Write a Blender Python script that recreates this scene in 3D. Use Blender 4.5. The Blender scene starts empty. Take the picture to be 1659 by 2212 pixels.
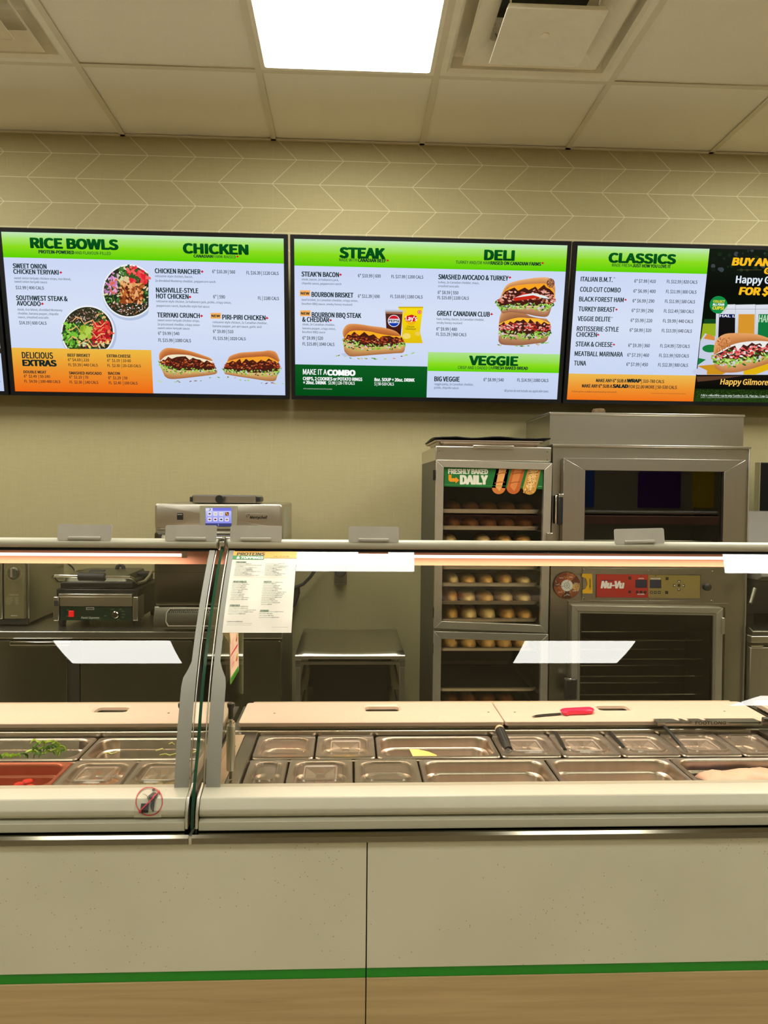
import bpy, bmesh, math, random
from mathutils import Vector, Matrix
from mathutils.geometry import tessellate_polygon

# ------------------------------------------------------------------ camera
F_PX, YAW, PIT, ROL, CZ, CX, CY = 1656.94, .04499, -.03333, .00976, 1.56, 829.5, 1106.0
SC = bpy.context.scene
COL = SC.collection
_f = Vector((math.sin(YAW)*math.cos(PIT), math.cos(YAW)*math.cos(PIT), math.sin(PIT)))
_r0 = Vector((math.cos(YAW), -math.sin(YAW), 0)); _u0 = _r0.cross(_f)
_r = _r0*math.cos(ROL)+_u0*math.sin(ROL); _u = -_r0*math.sin(ROL)+_u0*math.cos(ROL)
cam_d = bpy.data.cameras.new('camera'); cam = bpy.data.objects.new('camera', cam_d); COL.objects.link(cam)
cam.matrix_world = Matrix(((_r.x,_u.x,-_f.x,0),(_r.y,_u.y,-_f.y,0),(_r.z,_u.z,-_f.z,CZ),(0,0,0,1)))
cam_d.sensor_fit = 'HORIZONTAL'; cam_d.sensor_width = 36; cam_d.lens = F_PX/1659*36
cam_d.clip_start = .05; cam_d.clip_end = 60
SC.camera = cam
# ------------------------------------------------------------------ world and exposure
W = bpy.data.worlds.new('world'); SC.world = W; W.use_nodes = True
W.node_tree.nodes['Background'].inputs[0].default_value = (.75,.72,.6,1)
W.node_tree.nodes['Background'].inputs[1].default_value = .05
SC.view_settings.view_transform = 'Standard'; SC.view_settings.look = 'None'
SC.view_settings.gamma = 1; SC.view_settings.exposure = 0.42; SC.view_settings.use_curve_mapping = False
SC.cycles.use_denoising = True
SC.cycles.max_bounces = 14; SC.cycles.transparent_max_bounces = 24; SC.cycles.glossy_bounces = 6
SC.cycles.diffuse_bounces = 5; SC.cycles.sample_clamp_indirect = 6
SC.cycles.caustics_reflective = False; SC.cycles.caustics_refractive = False
LIGHT_E = 14.0          # ceiling troffers
TUBE_E = 2.2           # lamp tubes under the guard rail
LIGHT_C = (1.0, .98, .90)

def ray(px, py): return _f + _r*((px-CX)/F_PX) - _u*((py-CY)/F_PX)
def at(px, py, Y):
    d = ray(px, py); t = Y/d.y; return Vector((d.x*t, Y, CZ+d.z*t))
def atX(px, py, X):
    d = ray(px, py); t = X/d.x; return Vector((X, d.y*t, CZ+d.z*t))
def R(l, t, r, b, Y):
    mx, my = (l+r)/2, (t+b)/2
    return at(l,my,Y).x, at(r,my,Y).x, at(mx,b,Y).z, at(mx,t,Y).z
def srgb(r, g, b):
    def c(v):
        v /= 255.0
        return v/12.92 if v <= .04045 else ((v+.055)/1.055)**2.4
    return (c(r), c(g), c(b), 1)

# ------------------------------------------------------------------ materials
_M = {}
def nt(name):
    m = bpy.data.materials.new(name); m.use_nodes = True
    n = m.node_tree.nodes; b = n.get('Principled BSDF'); return m, n, m.node_tree.links, b
def mat(name, col, rough=.5, metal=0, noise=.06, scale=(20,20,20), emit=0, spec=.5, bump=0, trans=0):
    if name in _M: return _M[name]
    m, n, l, b = nt(name)
    tc = n.new('ShaderNodeTexCoord'); mp = n.new('ShaderNodeMapping'); mp.inputs['Scale'].default_value = scale
    no = n.new('ShaderNodeTexNoise'); no.inputs['Scale'].default_value = 1; no.inputs['Detail'].default_value = 5
    l.new(tc.outputs['Object'], mp.inputs[0]); l.new(mp.outputs[0], no.inputs[0])
    rp = n.new('ShaderNodeMapRange'); rp.inputs[1].default_value = .25; rp.inputs[2].default_value = .75
    rp.inputs[3].default_value = 1-noise; rp.inputs[4].default_value = 1+noise
    l.new(no.outputs[0], rp.inputs[0])
    mx = n.new('ShaderNodeVectorMath'); mx.operation = 'SCALE'; mx.inputs[0].default_value = col[:3]
    l.new(rp.outputs[0], mx.inputs['Scale']); l.new(mx.outputs[0], b.inputs['Base Color'])
    b.inputs['Roughness'].default_value = rough; b.inputs['Metallic'].default_value = metal
    b.inputs['Specular IOR Level'].default_value = spec
    if metal:
        r2 = n.new('ShaderNodeMapRange'); r2.inputs[3].default_value = max(.04,rough-.01); r2.inputs[4].default_value = rough+.01
        l.new(no.outputs[0], r2.inputs[0]); l.new(r2.outputs[0], b.inputs['Roughness'])
    if bump:
        bp = n.new('ShaderNodeBump'); bp.inputs['Strength'].default_value = bump; bp.inputs['Distance'].default_value = .002
        l.new(no.outputs[0], bp.inputs['Height']); l.new(bp.outputs[0], b.inputs['Normal'])
    if emit:
        b.inputs['Emission Color'].default_value = (*col[:3],1); b.inputs['Emission Strength'].default_value = emit
    _M[name] = m; return m
def emission(name, col, s, sample=True):
    m = bpy.data.materials.new(name); m.use_nodes = True; n = m.node_tree.nodes; n.clear()
    e = n.new('ShaderNodeEmission'); o = n.new('ShaderNodeOutputMaterial')
    e.inputs[0].default_value = (*col[:3],1); e.inputs[1].default_value = s
    m.node_tree.links.new(e.outputs[0], o.inputs[0])
    if not sample: m.cycles.emission_sampling = 'NONE'
    return m
def glass_mat(name, tint, rough=.0, ior=1.5, film=0.0, filmcol=(.5,.5,.5), gloss=(1,1,1)):
    m = bpy.data.materials.new(name); m.use_nodes = True; n = m.node_tree.nodes; l = m.node_tree.links; n.clear()
    tr = n.new('ShaderNodeBsdfTransparent'); tr.inputs[0].default_value = (*tint,1)
    gl = n.new('ShaderNodeBsdfGlossy'); gl.inputs['Roughness'].default_value = rough; gl.inputs[0].default_value = (*gloss,1)
    ge = n.new('ShaderNodeNewGeometry'); io = n.new('ShaderNodeMix'); io.data_type = 'FLOAT'
    io.inputs[2].default_value = ior; io.inputs[3].default_value = 1/ior
    l.new(ge.outputs['Backfacing'], io.inputs[0])
    fr = n.new('ShaderNodeFresnel'); l.new(io.outputs[0], fr.inputs[0])
    mx = n.new('ShaderNodeMixShader'); l.new(fr.outputs[0], mx.inputs[0]); l.new(tr.outputs[0], mx.inputs[1]); l.new(gl.outputs[0], mx.inputs[2])
    out = n.new('ShaderNodeOutputMaterial'); last = mx
    if film:
        df = n.new('ShaderNodeBsdfDiffuse'); df.inputs[0].default_value = (*filmcol,1)
        m2 = n.new('ShaderNodeMixShader'); m2.inputs[0].default_value = film
        l.new(mx.outputs[0], m2.inputs[1]); l.new(df.outputs[0], m2.inputs[2]); last = m2
    l.new(last.outputs[0], out.inputs[0]); return m
def attr_mat(name, emit):
    m = bpy.data.materials.new(name); m.use_nodes = True; n = m.node_tree.nodes; l = m.node_tree.links; n.clear()
    a = n.new('ShaderNodeAttribute'); a.attribute_name = 'Col'; o = n.new('ShaderNodeOutputMaterial')
    if emit:
        e = n.new('ShaderNodeEmission'); l.new(a.outputs[0], e.inputs[0]); e.inputs[1].default_value = emit
        m.cycles.emission_sampling = 'NONE'
    else:
        e = n.new('ShaderNodeBsdfPrincipled'); l.new(a.outputs[0], e.inputs['Base Color']); e.inputs['Roughness'].default_value = .45
    l.new(e.outputs[0], o.inputs[0]); return m
M = {}
M['ledge'] = mat('ledge_steel_dark_reflection', (.20,.185,.14), .13, 1, .02, (3,40,60))  # steel darkened: the dark surroundings it mirrors are put into its colour
M['steel'] = mat('brushed_steel', (.48,.455,.385), .28, 1, .025, (3,3,160))
M['steel_h'] = mat('brushed_steel_across', (.56,.53,.45), .29, 1, .012, (3,40,60))
M['steel_v'] = mat('brushed_steel_upright', (.47,.445,.385), .31, 1, .025, (160,160,3))
M['steel_dimmed'] = mat('dim_reflection_steel', (.27,.255,.20), .26, 1, .03, (160,160,3))  # upright steel darkened, a dimmer aisle reflection painted into the colour
M['steel_dark'] = mat('dull_dark_steel', (.22,.21,.16), .38, 1, .1, (3,3,90))
M['pan'] = mat('pan_steel', (.62,.53,.45), .32, 1, .06, (60,60,8))
M['chrome'] = mat('polished_chrome', (.78,.76,.7), .10, 1, .02)
M['alu'] = mat('satin_aluminium', (.66,.65,.58), .36, 1, .03, (2,90,90))
M['alu_frame'] = mat('anodised_frame', (.60,.57,.48), .34, .85, .03, (40,40,40))
M['rail'] = mat('ivory_rail', srgb(184,181,160), .32, 0, .03)
M['black'] = mat('black_plastic', (.012,.012,.011), .38, 0, .2)
M['bezel'] = mat('matt_black_bezel', (.006,.006,.006), .5, 0, .2, spec=.15)
M['rubber'] = mat('black_rubber', (.02,.019,.017), .6, 0, .2)
M['darkmetal'] = mat('seasoned_iron', (.03,.028,.024), .4, .6, .2)
M['cavity'] = mat('dark_cavity', (.022,.02,.015), .6, .2, .1)
M['cavity_b'] = mat('cabinet_lining', (.06,.054,.04), .45, .5, .1)
M['tile'] = mat('ceiling_tile', srgb(246,240,222), .9, 0, .035, (260,260,260), bump=.25)
M['tbar'] = mat('ceiling_grid_paint', srgb(226,217,192), .55, 0, .02)
M['vent'] = mat('vent_paint', srgb(244,238,218), .5, 0, .03)
M['white'] = mat('white_paint', srgb(225,220,205), .5)
M['board'] = mat('white_nylon_board', srgb(202,182,164), .42, 0, .03, (60,60,60), bump=.1)
M['greenstrip'] = mat('green_strip', srgb(0,138,14), .35, 0, .05)
M['bands'] = mat('grey_printed_band', srgb(150,150,140), .4, 0, .02)
M['gedge'] = mat('green_glass_edge', (.004,.06,.03), .12, 0, .05, spec=.8)
M['loaf'] = mat('bread_crust', srgb(240,182,98), .75, 0, .2, (30,30,30), bump=.4, spec=.15)
M['loaf_pale'] = mat('pale_bread_crust', srgb(250,212,140), .75, 0, .16, (30,30,30), bump=.4, spec=.15)
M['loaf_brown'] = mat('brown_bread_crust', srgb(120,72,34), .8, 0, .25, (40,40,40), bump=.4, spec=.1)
M['red'] = mat('red_plastic', srgb(225,30,75), .35)
M['oven_front'] = mat('smoked_steel', (.13,.122,.09), .24, 1, .03, (160,160,3))
M['reflector'] = mat('lamp_reflector', srgb(205,150,125), .45, 0, .02)
M['knifeblade'] = mat('dark_blade', (.10,.10,.10), .25, .9)
M['pepper'] = mat('green_pepper', srgb(150,192,36), .35, 0, .25, (60,60,60))
M['pepper_dark'] = mat('dark_green_pepper', srgb(78,130,30), .35, 0, .25, (60,60,60))
M['lettuce'] = mat('shredded_lettuce', srgb(225,228,140), .5, 0, .2, (60,60,60))
M['tomato'] = mat('tomato_flesh', srgb(215,45,20), .3, 0, .2, (60,60,60))
M['cheese'] = mat('cheese_slice', srgb(245,210,120), .45, 0, .03)
M['ham'] = mat('pale_ham', srgb(242,200,178), .4, 0, .08, (40,40,40), bump=.3)
M['orange'] = mat('shredded_cheese', srgb(235,150,50), .5, 0, .25, (120,120,120), bump=.6)
M['yellowfood'] = mat('banana_pepper', srgb(235,205,90), .4, 0, .25, (120,120,120), bump=.6)
M['pinkfood'] = mat('sliced_meat', srgb(215,130,110), .4, 0, .25, (120,120,120), bump=.6)
M['olive'] = mat('olive_food', srgb(120,110,90), .4, 0, .3, (120,120,120), bump=.6)
M['film'] = glass_mat('cloudy_plastic_sheet', (.75,.75,.72), .3, 1.4, .8, (.40,.36,.29))
M['lid'] = glass_mat('clear_lid', (.84,.82,.78), .10, 1.5, .16, (.50,.46,.40))
M['lid_edge'] = glass_mat('lid_moulding_sheen', (.85,.83,.8), .15, 1.6, .42, (.70,.60,.52))  # pinkish-white film paints the lamp reflection on the finger pockets
M['pan_red'] = mat('tomato_reflection_pan', (.50,.14,.07), .35, .6, .1, (30,30,8))  # steel tinted red: the tomatoes' reflection is put into its colour
M['glass'] = glass_mat('guard_glass', (.76,.77,.70), 0, 1.54)
M['glass_door'] = glass_mat('oven_glass', (.36,.35,.31), 0, 1.6)
M['glass_cab'] = glass_mat('cabinet_glass', (.90,.88,.80), 0, 1.5)
M['tube'] = emission('lamp_tube', (1,.80,.66), TUBE_E)
M['troffer'] = emission('light_diffuser', LIGHT_C, LIGHT_E)
M['scr'] = attr_mat('screen_glow', 2**-.42)
M['print'] = attr_mat('printed_ink', 0)
# back wall covering: beige with a fine vertical weave
def wall_mat():
    m, n, l, b = nt('woven_wall_covering')
    tc = n.new('ShaderNodeTexCoord'); mp = n.new('ShaderNodeMapping'); mp.inputs['Scale'].default_value = (260,1,9)
    a = n.new('ShaderNodeTexNoise'); a.inputs['Scale'].default_value = 1; a.inputs['Detail'].default_value = 3
    l.new(tc.outputs['Object'], mp.inputs[0]); l.new(mp.outputs[0], a.inputs[0])
    mp2 = n.new('ShaderNodeMapping'); mp2.inputs['Scale'].default_value = (14,1,200)
    a2 = n.new('ShaderNodeTexNoise'); a2.inputs['Scale'].default_value = 1
    l.new(tc.outputs['Object'], mp2.inputs[0]); l.new(mp2.outputs[0], a2.inputs[0])
    ad = n.new('ShaderNodeMath'); ad.operation = 'ADD'; l.new(a.outputs[0], ad.inputs[0]); l.new(a2.outputs[0], ad.inputs[1])
    cr = n.new('ShaderNodeMapRange'); cr.inputs[1].default_value = .6; cr.inputs[2].default_value = 1.4; cr.inputs[3].default_value = .94; cr.inputs[4].default_value = 1.06
    l.new(ad.outputs[0], cr.inputs[0])
    v = n.new('ShaderNodeVectorMath'); v.operation = 'SCALE'; v.inputs[0].default_value = srgb(165,154,111)[:3]
    l.new(cr.outputs[0], v.inputs['Scale']); l.new(v.outputs[0], b.inputs['Base Color']); b.inputs['Roughness'].default_value = .75
    return m
M['wall'] = wall_mat()
def quartz_mat():
    m, n, l, b = nt('speckled_stone')
    tc = n.new('ShaderNodeTexCoord')
    def ns(sc, d=4):
        t = n.new('ShaderNodeTexNoise'); t.inputs['Scale'].default_value = sc; t.inputs['Detail'].default_value = d; l.new(tc.outputs['Object'], t.inputs[0]); return t
    big = ns(3.5, 6); cr = n.new('ShaderNodeValToRGB'); cr.color_ramp.elements[0].position = .3; cr.color_ramp.elements[1].position = .75
    cr.color_ramp.elements[0].color = srgb(204,202,180); cr.color_ramp.elements[1].color = srgb(216,214,193); l.new(big.outputs[0], cr.inputs[0])
    vo = n.new('ShaderNodeTexVoronoi'); vo.inputs['Scale'].default_value = 80; l.new(tc.outputs['Object'], vo.inputs[0])
    lt = n.new('ShaderNodeMath'); lt.operation = 'LESS_THAN'; lt.inputs[1].default_value = .11; l.new(vo.outputs['Distance'], lt.inputs[0])
    n2 = ns(9, 2); gt = n.new('ShaderNodeMath'); gt.operation = 'GREATER_THAN'; gt.inputs[1].default_value = .52; l.new(n2.outputs[0], gt.inputs[0])
    mu = n.new('ShaderNodeMath'); mu.operation = 'MULTIPLY'; l.new(lt.outputs[0], mu.inputs[0]); l.new(gt.outputs[0], mu.inputs[1])
    mx = n.new('ShaderNodeMixRGB'); l.new(mu.outputs[0], mx.inputs[0]); l.new(cr.outputs[0], mx.inputs[1]); mx.inputs[2].default_value = srgb(172,158,128)
    l.new(mx.outputs[0], b.inputs['Base Color']); b.inputs['Roughness'].default_value = .4
    return m
M['quartz'] = quartz_mat()
def wood_mat():
    m, n, l, b = nt('pale_oak_laminate')
    tc = n.new('ShaderNodeTexCoord'); mp = n.new('ShaderNodeMapping'); mp.inputs['Scale'].default_value = (2.2,40,60)
    a = n.new('ShaderNodeTexNoise'); a.inputs['Scale'].default_value = 1; a.inputs['Detail'].default_value = 6; a.inputs['Distortion'].default_value = .6
    l.new(tc.outputs['Object'], mp.inputs[0]); l.new(mp.outputs[0], a.inputs[0])
    cr = n.new('ShaderNodeValToRGB'); cr.color_ramp.elements[0].position = .3; cr.color_ramp.elements[1].position = .7
    cr.color_ramp.elements[0].color = srgb(174,150,104); cr.color_ramp.elements[1].color = srgb(194,170,124); l.new(a.outputs[0], cr.inputs[0])
    l.new(cr.outputs[0], b.inputs['Base Color']); b.inputs['Roughness'].default_value = .45
    return m
M['wood'] = wood_mat()

# ------------------------------------------------------------------ builders
def tag(o, label=None, cat=None, group=None, kind=None):
    if label: o['label'] = label
    if cat: o['category'] = cat
    if group: o['group'] = group
    if kind: o['kind'] = kind
    return o
def thing(name, label, cat, loc=(0,0,0), group=None):
    o = bpy.data.objects.new(name, None); COL.objects.link(o); o.location = loc; o.empty_display_size = .05
    return tag(o, label, cat, group)
class MB:
    def __init__(s): s.v = []; s.f = []
    def add(s, v, f):
        n = len(s.v); s.v += [tuple(p) for p in v]; s.f += [tuple(i+n for i in q) for q in f]; return s
    def box(s, x0, x1, y0, y1, z0, z1):
        if x0 > x1: x0, x1 = x1, x0
        if y0 > y1: y0, y1 = y1, y0
        if z0 > z1: z0, z1 = z1, z0
        return s.add([(x0,y0,z0),(x1,y0,z0),(x1,y1,z0),(x0,y1,z0),(x0,y0,z1),(x1,y0,z1),(x1,y1,z1),(x0,y1,z1)],
                     [(0,3,2,1),(4,5,6,7),(0,1,5,4),(1,2,6,5),(2,3,7,6),(3,0,4,7)])
    def loops(s, loops, closed=True, cap0=False, cap1=False):
        n = len(loops[0]); vs = [p for L in loops for p in L]; fs = []
        for i in range(len(loops)-1):
            for j in range(n if closed else n-1):
                k = (j+1) % n; fs.append((i*n+j, i*n+k, (i+1)*n+k, (i+1)*n+j))
        if cap0: fs.append(tuple(reversed(range(n))))
        if cap1: fs.append(tuple((len(loops)-1)*n+j for j in range(n)))
        return s.add(vs, fs)
    def prism_x(s, prof, x0, x1):   # profile of (y,z) extruded along x
        return s.loops([[(x0,y,z) for y,z in prof], [(x1,y,z) for y,z in prof]], True, True, True)
    def prism_y(s, prof, y0, y1):   # profile of (x,z)
        return s.loops([[(x,y0,z) for x,z in prof], [(x,y1,z) for x,z in prof]], True, True, True)
    def tube(s, path, r, k=10, cap=True):
        path = [Vector(p) for p in path]; L = []; up = None
        for i, p in enumerate(path):
            d = (path[min(i+1,len(path)-1)]-path[max(i-1,0)]).normalized()
            a = up if up is not None else (Vector((0,0,1)) if abs(d.z) < .9 else Vector((1,0,0)))
            e1 = d.cross(a).normalized(); e2 = e1.cross(d).normalized(); up = e2
            rr = r[i] if isinstance(r, (list,tuple)) else r
            L.append([p+e1*rr*math.cos(2*math.pi*j/k)+e2*rr*math.sin(2*math.pi*j/k) for j in range(k)])
        return s.loops(L, True, cap, cap)
    def build(s, name, m, parent=None, loc=None, bevel=0, smooth=False, seg=2):
        me = bpy.data.meshes.new(name); me.from_pydata(s.v, [], s.f); me.validate(); me.update()
        bm = bmesh.new(); bm.from_mesh(me); bmesh.ops.recalc_face_normals(bm, faces=bm.faces); bm.to_mesh(me); bm.free()
        me.materials.append(M[m] if isinstance(m, str) else m)
        o = bpy.data.objects.new(name, me); COL.objects.link(o)
        if parent is not None:
            o.parent = parent
            o.matrix_parent_inverse = Matrix.Translation(-Vector(parent.location)) if parent.type == 'EMPTY' or parent.parent is None else Matrix.Identity(4)
        if loc: o.location = loc
        if bevel:
            b = o.modifiers.new('bevel', 'BEVEL'); b.width = bevel; b.segments = seg; b.limit_method = 'ANGLE'; b.angle_limit = .6
            b.harden_normals = False
        if smooth or bevel:
            for p in me.polygons: p.use_smooth = True
            try:
                me.set_sharp_from_angle(angle=.7)
            except Exception: pass
        return o
def rrect(x0, x1, y0, y1, r, k=5, z=0):
    out = []
    for cx, cy, a0 in ((x1-r,y1-r,0),(x0+r,y1-r,90),(x0+r,y0+r,180),(x1-r,y0+r,270)):
        for i in range(k+1):
            a = math.radians(a0+90*i/k); out.append((cx+r*math.cos(a), cy+r*math.sin(a), z))
    return out
def ring(cx, cy, r, k=24, ry=None): return [(cx+r*math.cos(2*math.pi*i/k), cy+(ry or r)*math.sin(2*math.pi*i/k)) for i in range(k)]
def child(o, p):
    o.parent = p; o.matrix_parent_inverse = Matrix.Identity(4); return o
def lathe(prof, axis='z', c=(0,0,0), k=20):
    mb = MB(); L = []
    for r, h in prof:
        L.append([(c[0]+r*math.cos(2*math.pi*i/k), c[1]+r*math.sin(2*math.pi*i/k), c[2]+h) if axis == 'z' else
                  (c[0]+r*math.cos(2*math.pi*i/k), c[1]+h, c[2]+r*math.sin(2*math.pi*i/k)) for i in range(k)])
    mb.loops(L, True, True, True); return mb

# ------------------------------------------------------------------ flat print: coloured faces and lettering
_T = {}
try:      # lettering face that ships inside Blender; falls back to the built-in one
    import os
    FONT = bpy.data.fonts.load(os.path.join(bpy.utils.resource_path('LOCAL'), 'datafiles', 'fonts', 'Noto Sans CJK Regular.woff2'))
except Exception: FONT = None
def text_mesh(s, off=0):
    key = (s, round(off,3)); off = round(off,3)
    if key in _T: return _T[key]
    c = bpy.data.curves.new('t', 'FONT'); c.body = s
    if FONT: c.font = FONT
    c.resolution_u = 3; c.fill_mode = 'BOTH'; c.offset = off
    o = bpy.data.objects.new('t', c); me = bpy.data.meshes.new_from_object(o)
    v = [(p.co.x, p.co.y) for p in me.vertices]; f = [tuple(p.vertices) for p in me.polygons]
    bpy.data.objects.remove(o); bpy.data.curves.remove(c); bpy.data.meshes.remove(me)
    if not v: v = [(0,0),(1,0),(1,1)]; f = []
    x0 = min(p[0] for p in v); x1 = max(p[0] for p in v)
    _T[key] = (v, f, x0, x1); return _T[key]
CAP = max(p[1] for p in text_mesh('H')[0])
class Print:
    def __init__(s, to): s.v = []; s.f = []; s.c = []; s.to = to; s.z = .0004
    def _add(s, pts, faces, cols, raw=False, dz=1e-5):
        n = len(s.v); s.z += dz
        for p in pts:
            q = p if raw else s.to(*p); s.v.append((q[0], q[1], s.z))
        s.c += cols; s.f += [tuple(i+n for i in f) for f in faces]
    def poly(s, pts, col, col2=None):
        P = [s.to(*p) for p in pts]
        tri = tessellate_polygon([[Vector((a,b,0)) for a,b in P]])
        if col2:
            ys = [p[1] for p in P]; a, b = max(ys), min(ys)
            cols = [tuple(col[i]*(1-t)+col2[i]*t for i in range(4)) for t in [((a-y)/(a-b) if a > b else 0) for y in ys]]
        else: cols = [col]*len(P)
        s._add(P, tri, cols, True)
    def rect(s, x0, y0, x1, y1, col, col2=None): s.poly([(x0,y0),(x1,y0),(x1,y1),(x0,y1)], col, col2)
    def disc(s, x, y, r, col, ry=None, k=20, col2=None): s.poly(ring(x,y,r,k,ry), col, col2)
    def blob(s, x, y, a, b, ang, col, rnd, k=7):
        ca, sa = math.cos(ang), math.sin(ang); P = []
        for i in range(k):
            t = 2*math.pi*i/k; q = rnd.uniform(.7,1.15); X, Y = a*q*math.cos(t), b*q*math.sin(t); P.append((x+X*ca-Y*sa, y+X*sa+Y*ca))
        s.poly(P, col)
    def text(s, t, xl, y, xr, h, col, bold=0, slant=0, ye=None, col2=None):
        v, f, a, b = text_mesh(t)
        p0 = s.to(xl, y); p1 = s.to(xr, y if ye is None else ye); ph = s.to(xl, y-h)
        sx = (p1[0]-p0[0])/(b-a); sy = (ph[1]-p0[1])/CAP; sl = (p1[1]-p0[1])/(p1[0]-p0[0]) if ye is not None else 0
        P = []
        for x, yy in v:
            X = (x-a)*sx; P.append((p0[0]+X+slant*yy*sy, p0[1]+yy*sy+X*sl))
        if col2:
            cols = [tuple(col[i]*(1-q)+col2[i]*q for i in range(4)) for q in [min(1,max(0,1-yy/CAP)) for _, yy in v]]
        else: cols = [col]*len(P)
        w = bold*.9*abs(ph[1]-p0[1])
        offs = [(0,0)] if w <= 0 else [(0,0),(w,0),(-w,0),(0,w*.5),(0,-w*.5),(w*.8,w*.45),(-w*.8,w*.45),(w*.8,-w*.45),(-w*.8,-w*.45)]
        for dx, dy in offs: s._add([(x+dx, yy+dy) for x, yy in P], f, cols, True)
    def build(s, name, m, parent, frame=None):
        me = bpy.data.meshes.new(name); V = s.v if frame is None else [tuple(frame @ Vector(p)) for p in s.v]
        me.from_pydata(V, [], s.f); me.update()
        at_ = me.color_attributes.new('Col', 'FLOAT_COLOR', 'POINT')
        at_.data.foreach_set('color', [x for c in s.c for x in c])
        me.materials.append(M[m]); o = bpy.data.objects.new(name, me); COL.objects.link(o)
        if name != 'display' and parent is not None: o['kind'] = 'stuff'
        if parent is not None:
            o.parent = parent; o.matrix_parent_inverse = Matrix.Translation(-Vector(parent.location)) if parent.parent is None else Matrix.Identity(4)
        return o
def facing(Y):      # frame whose local (x, y, z) is world (X, Z, towards the customer) on the plane at depth Y
    return Matrix(((1,0,0,0),(0,0,-1,Y),(0,1,0,0),(0,0,0,1)))
def to_plane(Y, ox=0, oy=0, sc=1):
    def f(x, y):
        p = at(ox+x/sc, oy+y/sc, Y); return (p.x, p.z)
    return f
RED, INK, WHITE = srgb(205,20,45), srgb(20,40,42), srgb(255,255,255)
BG1, BG2 = srgb(214,224,246), srgb(196,210,240)
def leaf(pr, x, y, r):
    a = [(0,-1),(.22,-.55),(.5,-.7),(.42,-.3),(.95,-.15),(.62,.2),(.2,.32),(.12,.35),(.08,.8),(-.08,.8),(-.12,.35),(-.2,.32),(-.62,.2),(-.95,-.15),(-.42,-.3),(-.5,-.7),(-.22,-.55)]
    pr.poly([(x+p*r, y+q*r) for p, q in a], RED)
# ================================================================== the room
ZC = 3.43; YW = 4.25
def struct(name, mb, m, parent=None, **k):
    o = mb.build(name, m, parent, **k)
    if parent is None: o['kind'] = 'structure'
    return o
struct('floor', MB().box(-5,5.2,-3.6,YW+.1,-.05,0), mat('floor_tile', srgb(172,162,138), .45, 0, .1, (3,3,3)))
wall_back = struct('wall_back', MB().box(-5,5.2,YW,YW+.1,0,3.7), 'wall')
struct('wall_left', MB().box(-5.1,-5,-3.6,YW,0,3.7), 'wall')
struct('wall_right', MB().box(5.2,5.3,-3.6,YW,0,3.7), 'wall')
struct('wall_front', MB().box(-5,5.2,-3.7,-3.6,0,3.7), mat('far_wall_paint', srgb(176,168,142), .7))
wf = bpy.data.objects['wall_front']
for (a, b, c) in ((3.05,3.40,(40,90,190)),(4.02,4.62,(90,30,140)),(4.80,5.10,(240,205,20))):
    MB().box(a,b,-3.6,-3.58,1.30,1.86).build('reflection_panel', mat('reflection_panel_paint_%d' % c[0], srgb(*c), .5), wf)  # unseen panels added to give the oven glass its coloured reflections
# printed zig-zag of the wall covering, running above the menu screens
zl = MB(); TH = .0032
rows = [3.4605, 3.3295, 3.1985, 3.067, 2.935, 2.80]
def seg(a, b, w):
    d = (Vector(b)-Vector(a)).normalized(); n = Vector((-d.y, d.x))*w/2
    y = YW-.0006
    zl.add([(a[0]+n.x,y,a[1]+n.y),(a[0]-n.x,y,a[1]-n.y),(b[0]-n.x,y,b[1]-n.y),(b[0]+n.x,y,b[1]+n.y)], [(0,1,2,3)])
nodes = []
x = -.301-1.816*2
while x < 4.5:
    for i in range(7): nodes.append(x+.2545*i)
    x += 1.816
for z in rows[1:5]: seg((-4.6,z), (4.9,z), TH)
for i in range(5):
    for xn in nodes:
        t, b = (0,-.1335) if i % 2 else (-.1335,0)
        za, zb = rows[i], rows[i+1]
        if i == 0: seg((xn-.1335*(ZC-rows[1])/.131, ZC), (xn, zb), TH)
        else: seg((xn+t, za), (xn+b, zb), TH)
o = zl.build('wallpaper_line', mat('wallpaper_line', srgb(206,198,160), .6), wall_back); o['kind'] = 'stuff'
sm = MB()
for xs in (-.43, 1.386): sm.box(xs-.0007, xs+.0007, YW-.0005, YW-.0001, .5, ZC)
o = sm.build('covering_seam', mat('seam', srgb(176,164,124), .7), wall_back)
# ceiling: slab above, tiles lying in a grid of painted tee bars
ceiling = struct('ceiling', MB().box(-5,5.2,-3.6,YW,ZC+.30,ZC+.35), mat('plenum', srgb(90,85,70), .9))
PIT_ = .806; GX0 = -1.233; GY = [YW, 3.553, 2.747, 1.941, 1.135, .329, -.477, -1.283, -2.089, -2.895, -3.6]
cols_ = [GX0+PIT_*i for i in range(-4, 8)]
BW = .014
tile_me = {}
def light(x0, x1, y0, y1, label):
    t = thing('ceiling_light', label, 'light', ((x0+x1)/2,(y0+y1)/2,ZC), 'ceiling light panels')
    fr = MB(); e = .026
    fr.loops([rrect(x0+.004,x1-.004,y0+.004,y1-.004,.004,2,ZC+.05), rrect(x0+.004,x1-.004,y0+.004,y1-.004,.004,2,ZC-.001),
              rrect(x0+e,x1-e,y0+e,y1-e,.012,2,ZC-.001), rrect(x0+e,x1-e,y0+e,y1-e,.012,2,ZC+.012)])
    fr.build('frame', 'vent', t)
    d = MB().box(x0+e-.002,x1-e+.002,y0+e-.002,y1-e+.002,ZC+.008,ZC+.02); d.build('diffuser', 'troffer', t)
    return t
vents = {(2,1): 'cone', (-1,1): 'step'}
lights = {(1,1): 'bright white ceiling light panel above the steak and deli screen',
          (-2,1): 'white ceiling light panel out past the left end of the room', (4,1): 'white ceiling light panel out past the right end of the room'}
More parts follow.
